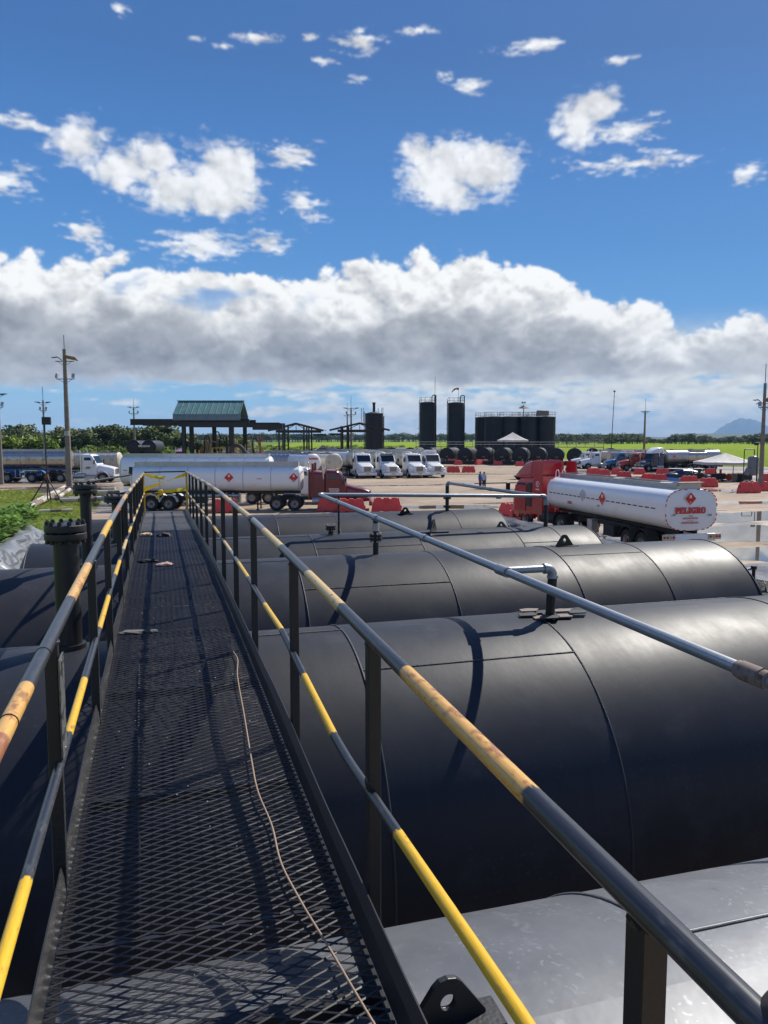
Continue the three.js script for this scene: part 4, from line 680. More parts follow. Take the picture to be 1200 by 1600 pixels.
  if (o.bend) { const R = new THREE.Matrix4().makeTranslation(o.kingpin, 0, 0).multiply(new THREE.Matrix4().makeRotationY(o.bend)).multiply(new THREE.Matrix4().makeTranslation(-o.kingpin, 0, 0)); for (const c of t.children) c.applyMatrix4(R); }
  // tank body
  if (!o.noTank) {
    const y0 = o.y0 ?? 1.32, y1 = o.y1 ?? 3.22, hw = o.hw ?? 1.14, sq = o.sq ?? 2.7, ym = (y0 + y1) / 2, hh = (y1 - y0) / 2;
    const secs = []; const end = (x, s) => { for (const [k, f] of [[0, 0.0], [0.03, 0.35], [0.07, 0.60], [0.13, 0.82], [0.20, 0.94], [0.26, 0.985], [0.30, 1]]) secs.push([x - s * k, hw * Math.max(f, 0.02), hw * Math.max(f, 0.02), ym - hh * Math.max(f, 0.02), ym + hh * Math.max(f, 0.02)]); };
    const dome = o.flatEnd ? 0.3 : 1;
    for (const [k, f] of [[0, 0.02], [0.03, 0.35], [0.07, 0.60], [0.13, 0.82], [0.20, 0.94], [0.26, 0.985], [0.30, 1]]) secs.push([bx0 - k, hw * f, hw * f, ym - hh * f, ym + hh * f]);
    for (const [k, f] of [[0.30, 1], [0.26, 0.985], [0.20, 0.94], [0.13, 0.82], [0.07, 0.60], [0.03, 0.35], [0, 0.02]]) secs.push([bx1 + k * dome, hw * f, hw * f, ym - hh * f, ym + hh * f]);
    const body = new B().loft(secs, 64, sq).build('tank_body', o.tank, t);
    const L = bx0 - bx1, nb = o.bands ?? 6;
    if (nb) for (let i = 0; i <= nb; i++) { const x = mix(bx0 - 0.3, bx1 + 0.3 * dome, i / nb), g = 1.006; new B().loft([[x - 0.03, hw * g, hw * g, ym - hh * g, ym + hh * g], [x + 0.03, hw * g, hw * g, ym - hh * g, ym + hh * g]], 64, sq).build('band', o.tank, body); }
    if (o.coaming !== 0) {
      const h = o.coaming ?? 0.3;
      new B().box(L - 0.8, h, 0.04, (bx0 + bx1) / 2, y1 + h / 2 - 0.10, 0.52).box(L - 0.8, h, 0.04, (bx0 + bx1) / 2, y1 + h / 2 - 0.10, -0.52).box(0.04, h, 1.08, bx0 - 0.4, y1 + h / 2 - 0.10, 0).box(0.04, h, 1.08, bx1 + 0.4, y1 + h / 2 - 0.10, 0).build('coaming', o.coamM || M.aluminium, body);
      new B().box(L - 0.9, 0.03, 0.9, (bx0 + bx1) / 2, y1 + 0.03, 0).build('catwalk', M.frame, body);
      for (let i = 0; i < 3; i++) { const x = mix(bx0 - 2, bx1 + 2, i / 2); new B().bar([x, y1 - 0.02, 0], [x, y1 + 0.16, 0], 0.27, 20).bar([x, y1 + 0.16, 0], [x, y1 + 0.19, 0], 0.30, 20).build('manhole', M.aluminium, body); }
    }
    if (o.tape) for (const s of [-1, 1]) { const b = new B(); for (let x = bx0 - 0.8; x > bx1 + 0.6; x -= o.tapeStep || 0.62) b.box(0.34, 0.05, 0.012, x, ym + 0.02, s * (hw + 0.004)); const m = b.build('reflective_tape', o.tape, body); m.userData.kind = 'stuff'; }
    if (o.placards) for (const s of [-1, 1]) for (const f of o.placards) decal('placard', 0.78, 0.78, PRINT.flammable, body, [mix(bx0, bx1, f), ym + 0.12, s * (hw + 0.02)], s > 0 ? 0 : Math.PI);
    if (o.faded) for (const f of o.faded) decal('placard', 0.72, 0.72, PRINT.faded, body, [mix(bx0, bx1, f), ym + 0.14, -(hw + 0.02)], Math.PI);
    if (o.sideText) for (const s of [-1, 1]) { decal('lettering', 0.5, 0.2, PRINT.red, body, [mix(bx0, bx1, 0.26), ym - 0.38, s * (hw + 0.015)], s > 0 ? 0 : Math.PI); decal('lettering', 0.4, 0.14, PRINT.dark, body, [mix(bx0, bx1, 0.52), ym - 0.3, s * (hw + 0.015)], s > 0 ? 0 : Math.PI); }
    if (o.rear) {                                                  // marked rear head
      const x = bx1 - 0.012;
      decal('placard', 0.62, 0.62, PRINT.flammable, body, [x - 0.03, ym + 0.50, -0.12], -Math.PI / 2); decal('danger_lettering', 1.48, 0.81, PRINT.danger, body, [x - 0.03, ym - 0.24, -0.1], -Math.PI / 2); decal('lettering', 0.28, 0.12, PRINT.dark, body, [x - 0.03, ym - 0.22, -0.96 + 0.06], -Math.PI / 2); decal('lettering', 0.30, 0.14, PRINT.dark, body, [x - 0.03, ym - 0.25, 0.86], -Math.PI / 2);
      const b = new B(); for (let i = 0; i < 56; i++) if (i % 2) { const a = i / 56 * Math.PI * 2, c = Math.cos(a), s = Math.sin(a), q = 0.985; b.box(0.012, 0.13, 0.035, x + 0.06, ym + Math.sign(s) * Math.abs(s) ** (2 / sq) * hh * q, Math.sign(c) * Math.abs(c) ** (2 / sq) * hw * q, Math.atan2(-s * hw, c * hh)); } const m = b.build('reflective_tape', M.lampRed, body); m.userData.kind = 'stuff';
      new B().rbox(0.12, 0.30, 1.0, bx1 + 0.2, y1 + 0.12, 0, 0.03).box(0.3, 0.03, 1.15, bx1 + 0.2, y1 + 0.28, 0).build('rear_box', M.cream, body);
    }
    // running gear under the tank
    const ax = o.axles || [bx1 + 1.7, bx1 + 3.0];
    wheels(t, ax, 1.22, o.rimM || M.rim, o.hubM || M.rim, true);
    new B().box(L - 0.6, 0.16, 0.10, (bx0 + bx1) / 2, y0 - 0.10, 0.45).box(L - 0.6, 0.16, 0.10, (bx0 + bx1) / 2, y0 - 0.10, -0.45).box(3.4, 0.3, 0.9, (ax[0] + ax[1]) / 2, 0.85, 0).box(L * 0.3, 0.25, 1.5, (bx0 + bx1) / 2 - 0.5, y0 - 0.25, 0).build('trailer_frame', o.under || M.frame, t);
    for (const x of ax) for (const s of [-1, 1]) arch(new B(), x, 0.56, s * 0.95, 0.66, 0.60, 0.15, 2.99).build('mudguard', o.guard || o.tank, t);
    for (const s of [-1, 1]) new B().box(0.10, 0.95, 0.10, bx0 - 3.4, 0.55, s * 0.75).box(0.2, 0.04, 0.22, bx0 - 3.4, 0.06, s * 0.75).build('landing_leg', M.frame, t);
    new B().bar([bx1 + 4.2, y0 - 0.32, 1.0], [bx1 + 8.2, y0 - 0.32, 1.0], 0.13, 14).build('hose_tube', o.hose || M.aluminium, t);
    new B().rbox(0.9, 0.55, 0.5, bx1 + 5.0, 0.78, -0.9, 0.03).build('locker', o.locker || M.frame, t); new B().rbox(0.5, 0.7, 0.45, bx0 - 5.2, 0.8, -0.9, 0.03).build('valve_box', o.locker || M.aluminium, t); new B().rbox(0.9, 0.5, 0.5, bx1 + 5.2, 0.8, 0.9, 0.03).build('locker', o.locker || M.frame, t); { const b = new B(); for (let i = 0; i < 4; i++) b.bar([bx0 - 4.2 - i * 0.5, y0 - 0.1, 0.9], [bx0 - 4.2 - i * 0.5, 0.5, 0.95], 0.05, 8); b.bar([bx0 - 4, 0.5, 0.95], [bx0 - 6, 0.5, 0.95], 0.04, 8); b.build('outlet_pipes', o.hose || M.cream, t); }
    const up = o.rear ? 0.30 : 0, out = o.rear ? 0.24 : 0, bar = new B().rbox(0.14, 0.34, 2.42, bx1 + 0.05, 0.72 + up, 0, 0.03).box(0.5, 0.1, 0.1, bx1 + 0.3, 0.85, 0.4).box(0.5, 0.1, 0.1, bx1 + 0.3, 0.85, -0.4).build('rear_bumper', o.rear ? M.whiteTank : M.frame, t);
    for (const s of [-1, 1]) { new B().rbox(0.06, 0.26, 0.62, bx1 - 0.05, 0.76 + up, s * (0.88 + out), 0.02).build('lamp_panel', o.rear ? M.cream : M.frame, bar); for (let k = 0; k < 4; k++) new B().bar([bx1 - 0.08, 0.76 + up, s * (0.66 + out + k * 0.15)], [bx1 - 0.10, 0.76 + up, s * (0.66 + out + k * 0.15)], 0.055, 12).build('tail_lamp', k === 1 ? M.yellow : M.lampRed, bar); }
    if (o.ladder) { const b = new B(), x = bx0 + 0.10; for (const z of [-0.55, -0.15]) b.bar([x, 1.0, z], [x, y1 + 0.1, z], 0.022); for (let y = 1.2; y < y1 + 0.1; y += 0.3) b.bar([x, y, -0.55], [x, y, -0.15], 0.015); for (const z of [-0.55, -0.15]) b.tube([[x, y1 + 0.1, z], [x - 0.02, y1 + 0.25, z], [x - 0.2, y1 + 0.38, z], [x - 0.4, y1 + 0.25, z], [x - 0.42, y1 - 0.05, z]], 0.022, 8); b.build('ladder', M.whiteTank, t); }
  }
  return t;
}
const PELIGRO = at(0.403, 33.2); PELIGRO[0] += 15.6 * Math.cos(1.508); PELIGRO[2] -= 15.6 * Math.sin(1.508);
const TURN_SIDE = -0.285, TURN_FACE = -1.60, TURN_LEFT = Math.PI + 0.25;
tankTruck({ label: 'dark red bonneted tanker with a white tank parked across the yard beyond the walkway end', pos: [15.25, 0, -55.9], turn: TURN_SIDE, paint: M.darkRed, tank: M.whiteTank, bx0: -4.95, bx1: -17.9, y0: 1.42, y1: 3.28, sleeper: 2.9, rack: true, hubM: M.redHub, door: PRINT.white, placards: [0.05, 0.42], tape: M.lampRed, tapeStep: 2.4, bumper: M.darkRed, coaming: 0.42 });
tankTruck({ label: 'white tank semitrailer truck standing behind the dark red tanker, next to the loading canopy', pos: [14.2, 0, -62.4], turn: TURN_SIDE, paint: M.white, tank: M.whiteTank, bx0: -5.2, bx1: -17.9, y0: 1.6, y1: 3.86, sleeper: 0, coaming: 0.34, guard: M.red, tape: M.lampRed, tapeStep: 2.8 });
const silverTruck = tankTruck({ label: 'white bonneted tanker with old silver tank on a blue frame behind the tall pole', pos: [-5.0, 0, -100.6], turn: TURN_SIDE, paint: M.white, tank: M.silver, bx0: -4.7, bx1: -19.5, y0: 1.45, y1: 3.3, under: M.blue, locker: M.blue, guard: M.blue, door: PRINT.dark, tape: M.lampRed, tapeStep: 0.9, coaming: 0.3, axles: [-11.2, -8.6] });
silverTruck.scale.setScalar(1.16);
tankTruck({ label: 'cream ribbed tanker half hidden behind the white cab of the blue framed truck', noCab: true, pos: [-4.9, 0, -112], turn: TURN_SIDE, tank: M.cream, bx0: 0, bx1: -12, y0: 1.3, y1: 3.5, sq: 2.1, hw: 1.2, bands: 14, coaming: 0.12 });
const white = tankTruck({ name: 'tank_truck', label: 'white bonneted truck facing the yard, leftmost of the four parked abreast', pos: at((574 - 600) / 1200, 103.5), turn: TURN_FACE, paint: M.white, tank: M.cream, bx0: -4.9, bx1: -16.5, grille: M.frame, group: 'white trucks parked abreast facing the yard' });
white.scale.setScalar(1.1);
for (const [px, d, l] of [[614, 103.5, 'white bonneted truck with a blue tinted screen, second from the left of the four abreast'], [655.5, 104.5, 'white bonneted truck, second from the right of the four parked abreast'], [684, 105.5, 'white bonneted truck, rightmost of the four abreast, next to the red barriers']]) { const c = copy(white, l, at((px - 600) / 1200, d), TURN_FACE + (px - 640) * 0.0009); if (px < 620) new B().rbox(0.42, 0.05, 1.95, -2.06, 2.94, 0, 0.02, 0, 0, 0.3).build('sun_visor', M.cyanBlue, c); if (px > 680) new B().rbox(0.5, 0.45, 1.5, -2.9, 3.2, 0, 0.08).build('cooler_box', M.whiteTank, c); }
tankTruck({ label: 'red cab-over truck with a white tanker lettered PELIGRO on its rear', pos: PELIGRO, turn: 1.508, bend: 0.2, kingpin: -4.6, cabover: true, paint: M.red, tank: M.whiteTank, bx0: -3.3, bx1: -15.6, y0: 1.32, y1: 3.14, hw: 1.27, sq: 3.1, flatEnd: true, rear: true, placards: [0.55], faded: [0.38], sideText: true, tape: M.steelDark, tapeStep: 0.5, ladder: true, coaming: 0.30, axles: [-13.6, -12.3], bands: 0, guard: M.frame, hubM: M.redHub });
// trucks waiting at the far right
tankTruck({ label: 'white bonneted truck at the far left of the waiting row, partly behind another', pos: at((892 - 600) / 1200, 141), turn: TURN_LEFT - 0.5, paint: M.white, tank: M.cream, bx0: -4.9, bx1: -15 });
tankTruck({ label: 'white bonneted truck with a rusty brown tank end, second in the waiting row', pos: at((906 - 600) / 1200, 137), turn: TURN_LEFT - 0.5, paint: M.white, tank: M.rusty, bx0: -4.9, bx1: -15 });
tankTruck({ label: 'bright blue bonneted truck with chrome nose in the waiting row', pos: at((944 - 600) / 1200, 133), turn: TURN_LEFT - 0.55, paint: M.cyanBlue, tank: M.silver, bx0: -4.9, bx1: -15, grille: M.chrome, bumper: M.chrome });
tankTruck({ label: 'orange red bonneted truck between the blue one and the dark navy one', pos: at((965 - 600) / 1200, 129.5), turn: TURN_LEFT - 0.5, paint: M.orangeRed, tank: M.silver, bx0: -4.9, bx1: -15, grille: M.chrome, bumper: M.chrome, rack: true });
tankTruck({ label: 'dark navy bonneted truck with a white roof fairing and long silver tank', pos: at((997 - 600) / 1200, 126), turn: TURN_LEFT - 0.12, paint: M.navy, tank: M.aluminium, bx0: -5.0, bx1: -17.4, y0: 1.3, y1: 3.5, hw: 1.2, sq: 2.2, bands: 16, sleeper: 2.95, fairing: M.white, grille: M.frame, bumper: M.chrome, placards: [0.12, 0.62], coaming: 0.06 });
// tankers parked with their round ends to the yard, and others behind the canopy
const parked = tankTruck({ name: 'tank_semitrailer', label: 'white tank semitrailer with red lettering on its round end, behind the dark red cab', noCab: true, pos: at((490 - 600) / 1200, 92), turn: TURN_FACE + 0.35, tank: M.whiteTank, bx0: 0, bx1: -13, y0: 1.5, y1: 3.55, hw: 1.15, sq: 2.2, bands: 12, coaming: 0.1 });
decal('lettering', 1.3, 0.3, PRINT.red, parked, [0.03, 2.95, 0], Math.PI / 2);
tankTruck({ name: 'tank_semitrailer', label: 'dusty beige tank semitrailer with a plain round end, left of the four white trucks', noCab: true, pos: at((524 - 600) / 1200, 94), turn: TURN_FACE + 0.35, tank: M.cream, bx0: 0, bx1: -13, y0: 1.4, y1: 3.55, hw: 1.22, sq: 2.2, coaming: 0.05 });
tankTruck({ name: 'tank_semitrailer', label: 'long pale tank semitrailer behind the round ended ones', noCab: true, pos: at((548 - 600) / 1200, 112), turn: TURN_SIDE - 0.12, tank: M.whiteTank, bx0: 0, bx1: -13, y0: 1.4, y1: 3.6, sq: 2.2, bands: 2, coaming: 0.1, placards: [0.1] });
tankTruck({ name: 'tank_semitrailer', label: 'pale grey tank semitrailer with white hoops just right of the loading canopy', noCab: true, pos: at((478 - 600) / 1200, 96), turn: TURN_SIDE - 0.1, tank: M.aluminium, bx0: 0, bx1: -9, y0: 1.5, y1: 3.7, sq: 2.1, bands: 16, coaming: 0.1 });
tankTruck({ name: 'tank_truck', label: 'small red and cream tanker seen beyond the canopy columns, beside the green field', pos: at((433 - 600) / 1200, 150), turn: TURN_SIDE, paint: M.red, tank: mat([0.6, 0.36, 0.28], 0.5, { map: T.grime }), bx0: -4.4, bx1: -12.5, y0: 1.3, y1: 3.2 });
tankTruck({ name: 'tank_truck', label: 'pinkish red truck front between the black tanks and the canopy column', pos: at((283 - 600) / 1200, 148), turn: TURN_FACE, paint: mat([0.6, 0.10, 0.14], 0.4), tank: M.whiteTank, bx0: -4.9, bx1: -14 });

// ------------------------------------------------------------------ red barriers
{
  const group = 'red plastic barriers in the yard';
  const proto = (() => {
    const t = new THREE.Group(); t.name = 'barrier'; 
    const b = new B(); const prof = []; for (let i = 0; i <= 24; i++) { const u = i / 24; prof.push([mix(-0.80, 0.80, u), 0.93 - 0.10 * Math.max(0, Math.cos(u * Math.PI * 6)) ** 0.5 * (u > 0.04 && u < 0.96 ? 1 : 0)]); }
    const s = new THREE.Shape([[-1.0, 0.06], [-0.98, 0.0], [-0.5, 0.0], [-0.48, 0.07], [-0.2, 0.07], [-0.18, 0], [0.18, 0], [0.2, 0.07], [0.48, 0.07], [0.5, 0.0], [0.98, 0], [1.0, 0.06], [0.95, 0.35], ...prof.reverse(), [-0.95, 0.35]].map((p) => new THREE.Vector2(...p)));
    const g = new THREE.ExtrudeGeometry(s, { depth: 0.5, steps: 6, bevelEnabled: true, bevelSize: 0.03, bevelThickness: 0.04, bevelSegments: 2 }); g.translate(0, 0.03, -0.25);
    const p = g.attributes.position; for (let i = 0; i < p.count; i++) { const y = p.getY(i), k = y < 0.3 ? 1 : mix(1, 0.42, sstep(0.3, 0.85, y)); p.setZ(i, p.getZ(i) * k); } g.computeVertexNormals(); planarUV(g);
    const body = new THREE.Mesh(g, M.barrier); body.name = 'barrier_body'; body.castShadow = body.receiveShadow = true; t.add(body);
    new B().bar([0.55, 0.86, 0], [0.55, 0.99, 0], 0.06, 12).bar([-0.55, 0.86, 0], [-0.55, 0.99, 0], 0.06, 12).build('filler_cap', M.barrier, t);
    new B().box(0.06, 0.22, 0.14, 1.0, 0.35, 0).box(0.06, 0.22, 0.14, -1.0, 0.6, 0).build('coupling_lug', M.barrier, t);
    return t;
  })();
  const list = [
    [517, 799, 0, 1, 'red barrier left of its pair in front of the dark red cab'], [549, 800, 0.1, 1, 'red barrier right of its pair in front of the dark red cab'], [604, 800, 0.02, 1.08, 'single bright red barrier between the dark red cab and the brown puddle'], [351, 801, 0.2, 1, 'red barrier glimpsed through the handrail posts under the white tanker'],
    [796, 806, -1.1, 0.9, 'red barrier with dents at the front wheel of the red cab-over truck'], [809, 815, -0.9, 0.7, 'low red barrier piece touching the front wheel of the red truck'],
    [708, 738, 0.05, 1.05, 'red barrier left of the nearer pair right of the white trucks'], [732, 738, -0.05, 1.05, 'red barrier right of the nearer pair right of the white trucks'], [707, 725, 0.05, 1.1, 'red barrier left of the far pair next to the white trucks'], [716, 726, 0.5, 0.9, 'red barrier right of the far pair next to the white trucks'], [748, 726, 0.9, 1.1, 'red barrier end-on, left of the two beyond the standing people'], [757, 725, 0.7, 1, 'red barrier end-on, right of the two beyond the standing people'], [778, 727, 0.1, 0.9, 'low dark red barrier left of the red truck roof'], [812, 728, 0.2, 0.9, 'red barrier just left of the red truck roof deflector'],
    [892, 740, 0.1, 1, 'red barrier directly behind the front of the white PELIGRO tank'], [927, 742, 0.3, 1.05, 'red barrier left of the close pair above the white PELIGRO tank'], [943, 744, 0.35, 1, 'red barrier right of the close pair above the white PELIGRO tank'], [964, 741, 0.2, 0.9, 'red barrier below the orange red truck'], [975, 748, 0.2, 1, 'red barrier with white scuffs on the coaming line of the PELIGRO tank'], [999, 741, 0.2, 0.9, 'red barrier below the nose of the navy truck'], [1014, 752, 0.2, 1, 'red barrier left of a touching pair above the PELIGRO tank'], [1030, 753, 0.2, 1, 'red barrier right of a touching pair above the PELIGRO tank'], [1036, 742, 0.1, 1, 'red barrier behind the front wheel of the navy truck'], [1077, 757, 0.1, 1.05, 'red barrier left of the two over the rear end of the PELIGRO tank'], [1107, 761, 0.15, 1.05, 'red barrier right of the two over the rear end of the PELIGRO tank'], [1110, 741, 0.2, 0.9, 'red barrier left of the white tent at right'], [1171, 770, 0.2, 1.12, 'large red barrier standing alone in front of the grey vessel'], [1197, 752, 0.3, 1, 'red barrier beside the foot of the right pole'], [1203, 767, 0.3, 1, 'red barrier at the right edge beyond the single one']];
  list.forEach(([px, py, turn, s, label], i) => { const o = i ? proto.clone() : proto; o.name = numbered('barrier'); const d = 5.3 * 1200 / (py - 686); o.position.set(...at((px - 600) / 1200, d)); o.rotation.y = TURN_SIDE + turn; o.scale.setScalar(s); tag(o, label, 'barrier', group); scene.add(o); });
}

// ------------------------------------------------------------------ loading canopy with the green roof, and two open sheds
{
  const turn = TURN_SIDE, t = thing('loading_canopy', 'loading canopy with a green ribbed roof on black steel beams and columns', 'canopy', at((332 - 600) / 1200, 75), turn);
  const b = (f, n, m = M.steelDark) => { const q = new B(); f(q); return q.build(n, m, t); };
  // roof: two pitches of standing seam sheets, ridge along x
  const roof = new B().beam([-3.3, 8.2, -1.0], [3.3, 8.2, -1.0], 2.4, 0.05).build('roof', M.teal, t);
  roof.geometry.dispose(); roof.geometry = (() => { const q = new B(); q.prism([[-3.45, 8.95], [1.9, 8.72], [3.3, 7.45], [-2.6, 7.55]].map((p) => p), 0.01, 0, 0, 0); return q.geo(); })();
  t.remove(roof);
  const slope = (z0, y0, z1, y1) => { for (let i = 0; i < 11; i++) { const x0 = -3.15 + i * 0.575, x1 = x0 + 0.56; const L = Math.hypot(z1 - z0, y1 - y0), a = Math.atan2(y0 - y1, z1 - z0); new B().box(x1 - x0, 0.04, L, (x0 + x1) / 2, (y0 + y1) / 2, (z0 + z1) / 2, a).box(0.035, 0.09, L, x1, (y0 + y1) / 2 + 0.03, (z0 + z1) / 2, a).build('roof_sheet', M.teal, t); } };
  slope(0, 8.95, 2.1, 7.62); slope(0, 8.95, -2.1, 7.62);
  b((q) => q.box(6.5, 0.07, 0.3, 0, 8.98, 0), 'ridge_cap', M.teal); for (let i = 0; i < 4; i++) b((q) => q.box(1.58, 0.55, 0.05, -2.36 + i * 1.6, 7.34, 2.14), 'eave_panel', M.tealDark); b((q) => q.box(6.4, 0.55, 0.05, 0, 7.34, -2.14), 'eave_panel', M.tealDark);
  b((q) => q.prism([[-2.0, 7.6], [2.0, 7.6], [0, 8.85]], 0.06, -3.0, 0, 0, 0, Math.PI / 2, 0), 'gable', M.wood); b((q) => q.box(0.06, 0.7, 1.2, -3.2, 7.3, 0.6), 'gable_board', M.wood);
  for (const z of [-1.9, 1.9]) { b((q) => q.box(11.2, 0.55, 0.26, -1.6, 6.9, z).box(11.2, 0.05, 0.5, -1.6, 7.16, z).box(11.2, 0.05, 0.5, -1.6, 6.64, z), 'main_beam'); b((q) => q.box(9.5, 0.40, 0.24, 2.2, 6.65, z + 0.3), 'side_beam'); }
  b((q) => q.box(2.8, 0.6, 0.3, 5.9, 6.45, 2.9).box(2.8, 0.05, 0.5, 5.9, 6.74, 2.9), 'end_beam');
  for (const [x, z] of [[-2.2, 1.9], [-1.7, 1.0], [-2.4, -1.9], [2.35, 1.9], [1.5, -1.9], [2.9, -1.9], [0.0, -1.2]]) { b((q) => q.box(0.34, 6.7, 0.06, x, 3.35, z + 0.16).box(0.34, 6.7, 0.06, x, 3.35, z - 0.16).box(0.06, 6.7, 0.3, x, 3.35, z), 'column'); }
  // platform with yellow rails, ladders, dark fittings
  b((q) => q.box(5.6, 0.12, 1.6, 0.3, 3.3, -0.3), 'platform', M.steelDark);
  for (const [x, z, y0] of [[-1.2, -0.3, 3.3], [0.2, 0.5, 3.3], [0.9, 0.5, 3.3], [1.6, 0.5, 3.3], [2.1, -0.6, 3.3]]) b((q) => q.box(0.06, 1.15, 0.06, x, y0 + 0.6, z), 'rail_post', M.yellow);
  b((q) => q.box(2.2, 0.06, 0.05, 1.1, 4.45, 0.5).box(2.2, 0.05, 0.05, 1.1, 3.95, 0.5).box(3.0, 0.06, 0.05, 0.3, 4.3, -0.9), 'platform_rail', M.yellow); b((q) => q.box(1.3, 0.28, 0.1, 1.5, 3.6, 0.55), 'kick_board', M.yellow);
  for (const [x, h] of [[-0.7, 5.2], [0.3, 5.6], [0.75, 5.0], [3.4, 5.4], [4.0, 5.0]]) b((q) => q.bar([x, 3.3, 0.1], [x, h, 0.1], 0.07, 8).tube([[x, h, 0.1], [x + 0.1, h + 0.3, 0.2], [x + 0.5, h + 0.35, 0.6], [x + 0.75, h - 0.3, 0.9]], 0.06, 7), 'loading_arm', M.blackMatt);
  for (const [x, y, z, m] of [[-0.9, 4.0, 0.2, M.redHub], [-0.3, 4.6, 0.0, M.wood], [0.7, 4.2, -0.4, M.blackMatt], [1.2, 3.7, -0.2, M.yellow], [-0.6, 3.7, 0.5, M.blackMatt]]) b((q) => q.bar([x, y - 0.25, z], [x, y + 0.25, z], 0.16, 10).bar([x - 0.25, y, z], [x + 0.25, y, z], 0.1, 8).bar([x, y + 0.1, z], [x, y + 0.1, z + 0.4], 0.18, 12), 'valve', m);
  { const r = rng(41), mm = [M.yellow, M.wood, M.blackMatt, M.rusty, M.steelDark, M.redHub]; for (let i = 0; i < 26; i++) { const x = -1.6 + 6.4 * r(), z = -1.6 + 2.6 * r(), h0 = 3.3, h1 = 4.0 + 2.0 * r(); b((q) => { q.bar([x, h0, z], [x, h1, z], 0.05 + 0.07 * r(), 8); if (r() < 0.6) q.bar([x - 0.5 * r(), h1 - 0.5, z], [x + 0.7 * r(), h1 - 0.5 - 0.3 * r(), z], 0.06, 8); if (r() < 0.5) q.bar([x, h0 + 0.5, z - 0.15], [x, h0 + 0.5, z + 0.15], 0.2, 12); }, i % 3 ? 'riser_pipe' : 'meter', mm[Math.floor(r() * 6)]); } }
  // dark hose arched over the tanker roof
  const h = thing('loading_hose', 'dark arched hose hanging over the white tanker right of the canopy column', 'hose', at((374 - 600) / 1200, 67.5, 0), turn);
  new B().tube([[-0.65, 3.6, 0], [-0.7, 4.3, 0], [-0.25, 4.75, 0.05], [0.3, 4.5, 0.05], [0.5, 3.9, 0], [0.45, 3.45, 0]], 0.17, 10).build('hose_line', M.blackMatt, h); new B().bar([0.55, 4.3, 0], [1.5, 3.5, 0.2], 0.05, 8).build('stay_rod', M.wood, h);
}
function openShed(label, px, d, span, apex, flip, extra) {
  const t = thing('open_shed', label, 'shed', at((px - 600) / 1200, d), TURN_SIDE), h = apex, e = h - 1.15, hs = span / 2;
  for (const s of [-1, 1]) { const L = Math.hypot(hs, 1.15), a = Math.atan2(1.15, hs) * -s; for (let k = 0; k < 4; k++) new B().box(L, 0.10, 1.45, s * hs / 2, (h + e) / 2, -2.25 + k * 1.5, 0, 0, a).build('roof_sheet', M.steelDark, t); new B().box(L, 0.26, 0.12, s * hs / 2, (h + e) / 2 - 0.14, 3.02, 0, 0, a).build('barge_beam', M.steelDark, t); }
  for (const x of [-hs * 0.62, -hs * 0.42, hs * 0.28, hs * 0.46]) for (const z of [-2.4, 2.4]) new B().box(0.24, e + 0.6, 0.24, x, (e + 0.6) / 2, z).build('column', M.steelDark, t);
  for (const z of [-2.4, 2.4]) new B().box(span * 0.78, 0.42, 0.2, 0.2, e - 0.2, z).box(span * 0.2, 0.3, 0.2, (flip ? -1 : 1) * span * 0.40, e - 0.75, z).build('tie_beam', M.steelDark, t);
  new B().bar([-hs * 0.4, e, 2.4], [0, h - 0.2, 2.4], 0.05).bar([hs * 0.4, e, 2.4], [0, h - 0.2, 2.4], 0.05).bar([0, e, 2.4], [0, h, 2.4], 0.05).build('truss', M.steelDark, t);
  const r = rng(px); for (let i = 0; i < 9; i++) { const x = (r() - 0.5) * span * 0.7, z = (r() - 0.5) * 3, hh = 1.6 + 1.6 * r(); new B().bar([x, 0, z], [x, hh, z], 0.12 + 0.14 * r(), 9).bar([x - 0.5, hh * 0.7, z], [x + 0.6, hh * 0.7, z], 0.09, 8).bar([x, hh, z], [x, hh + 0.25, z], 0.24, 10).build('pump_pipe', [M.blackMatt, M.redHub, M.wood, M.frame][i % 4], t); }
  for (const x of [-hs * 0.85, hs * 0.75]) new B().tube([[x, 0, 2], [x, 3.4, 2], [x + 0.2, 3.7, 2], [x + 1.4, 3.7, 2]], 0.07, 8).build('standpipe', M.blackMatt, t);
  return t;
}
openShed('black open shed with a shallow pitched roof at the end of the long canopy beam', 466, 128, 9.0, 7.9, false);
openShed('black open shed with a shallow pitched roof, in front of the squat black tank', 563, 130, 9.9, 8.0, true);

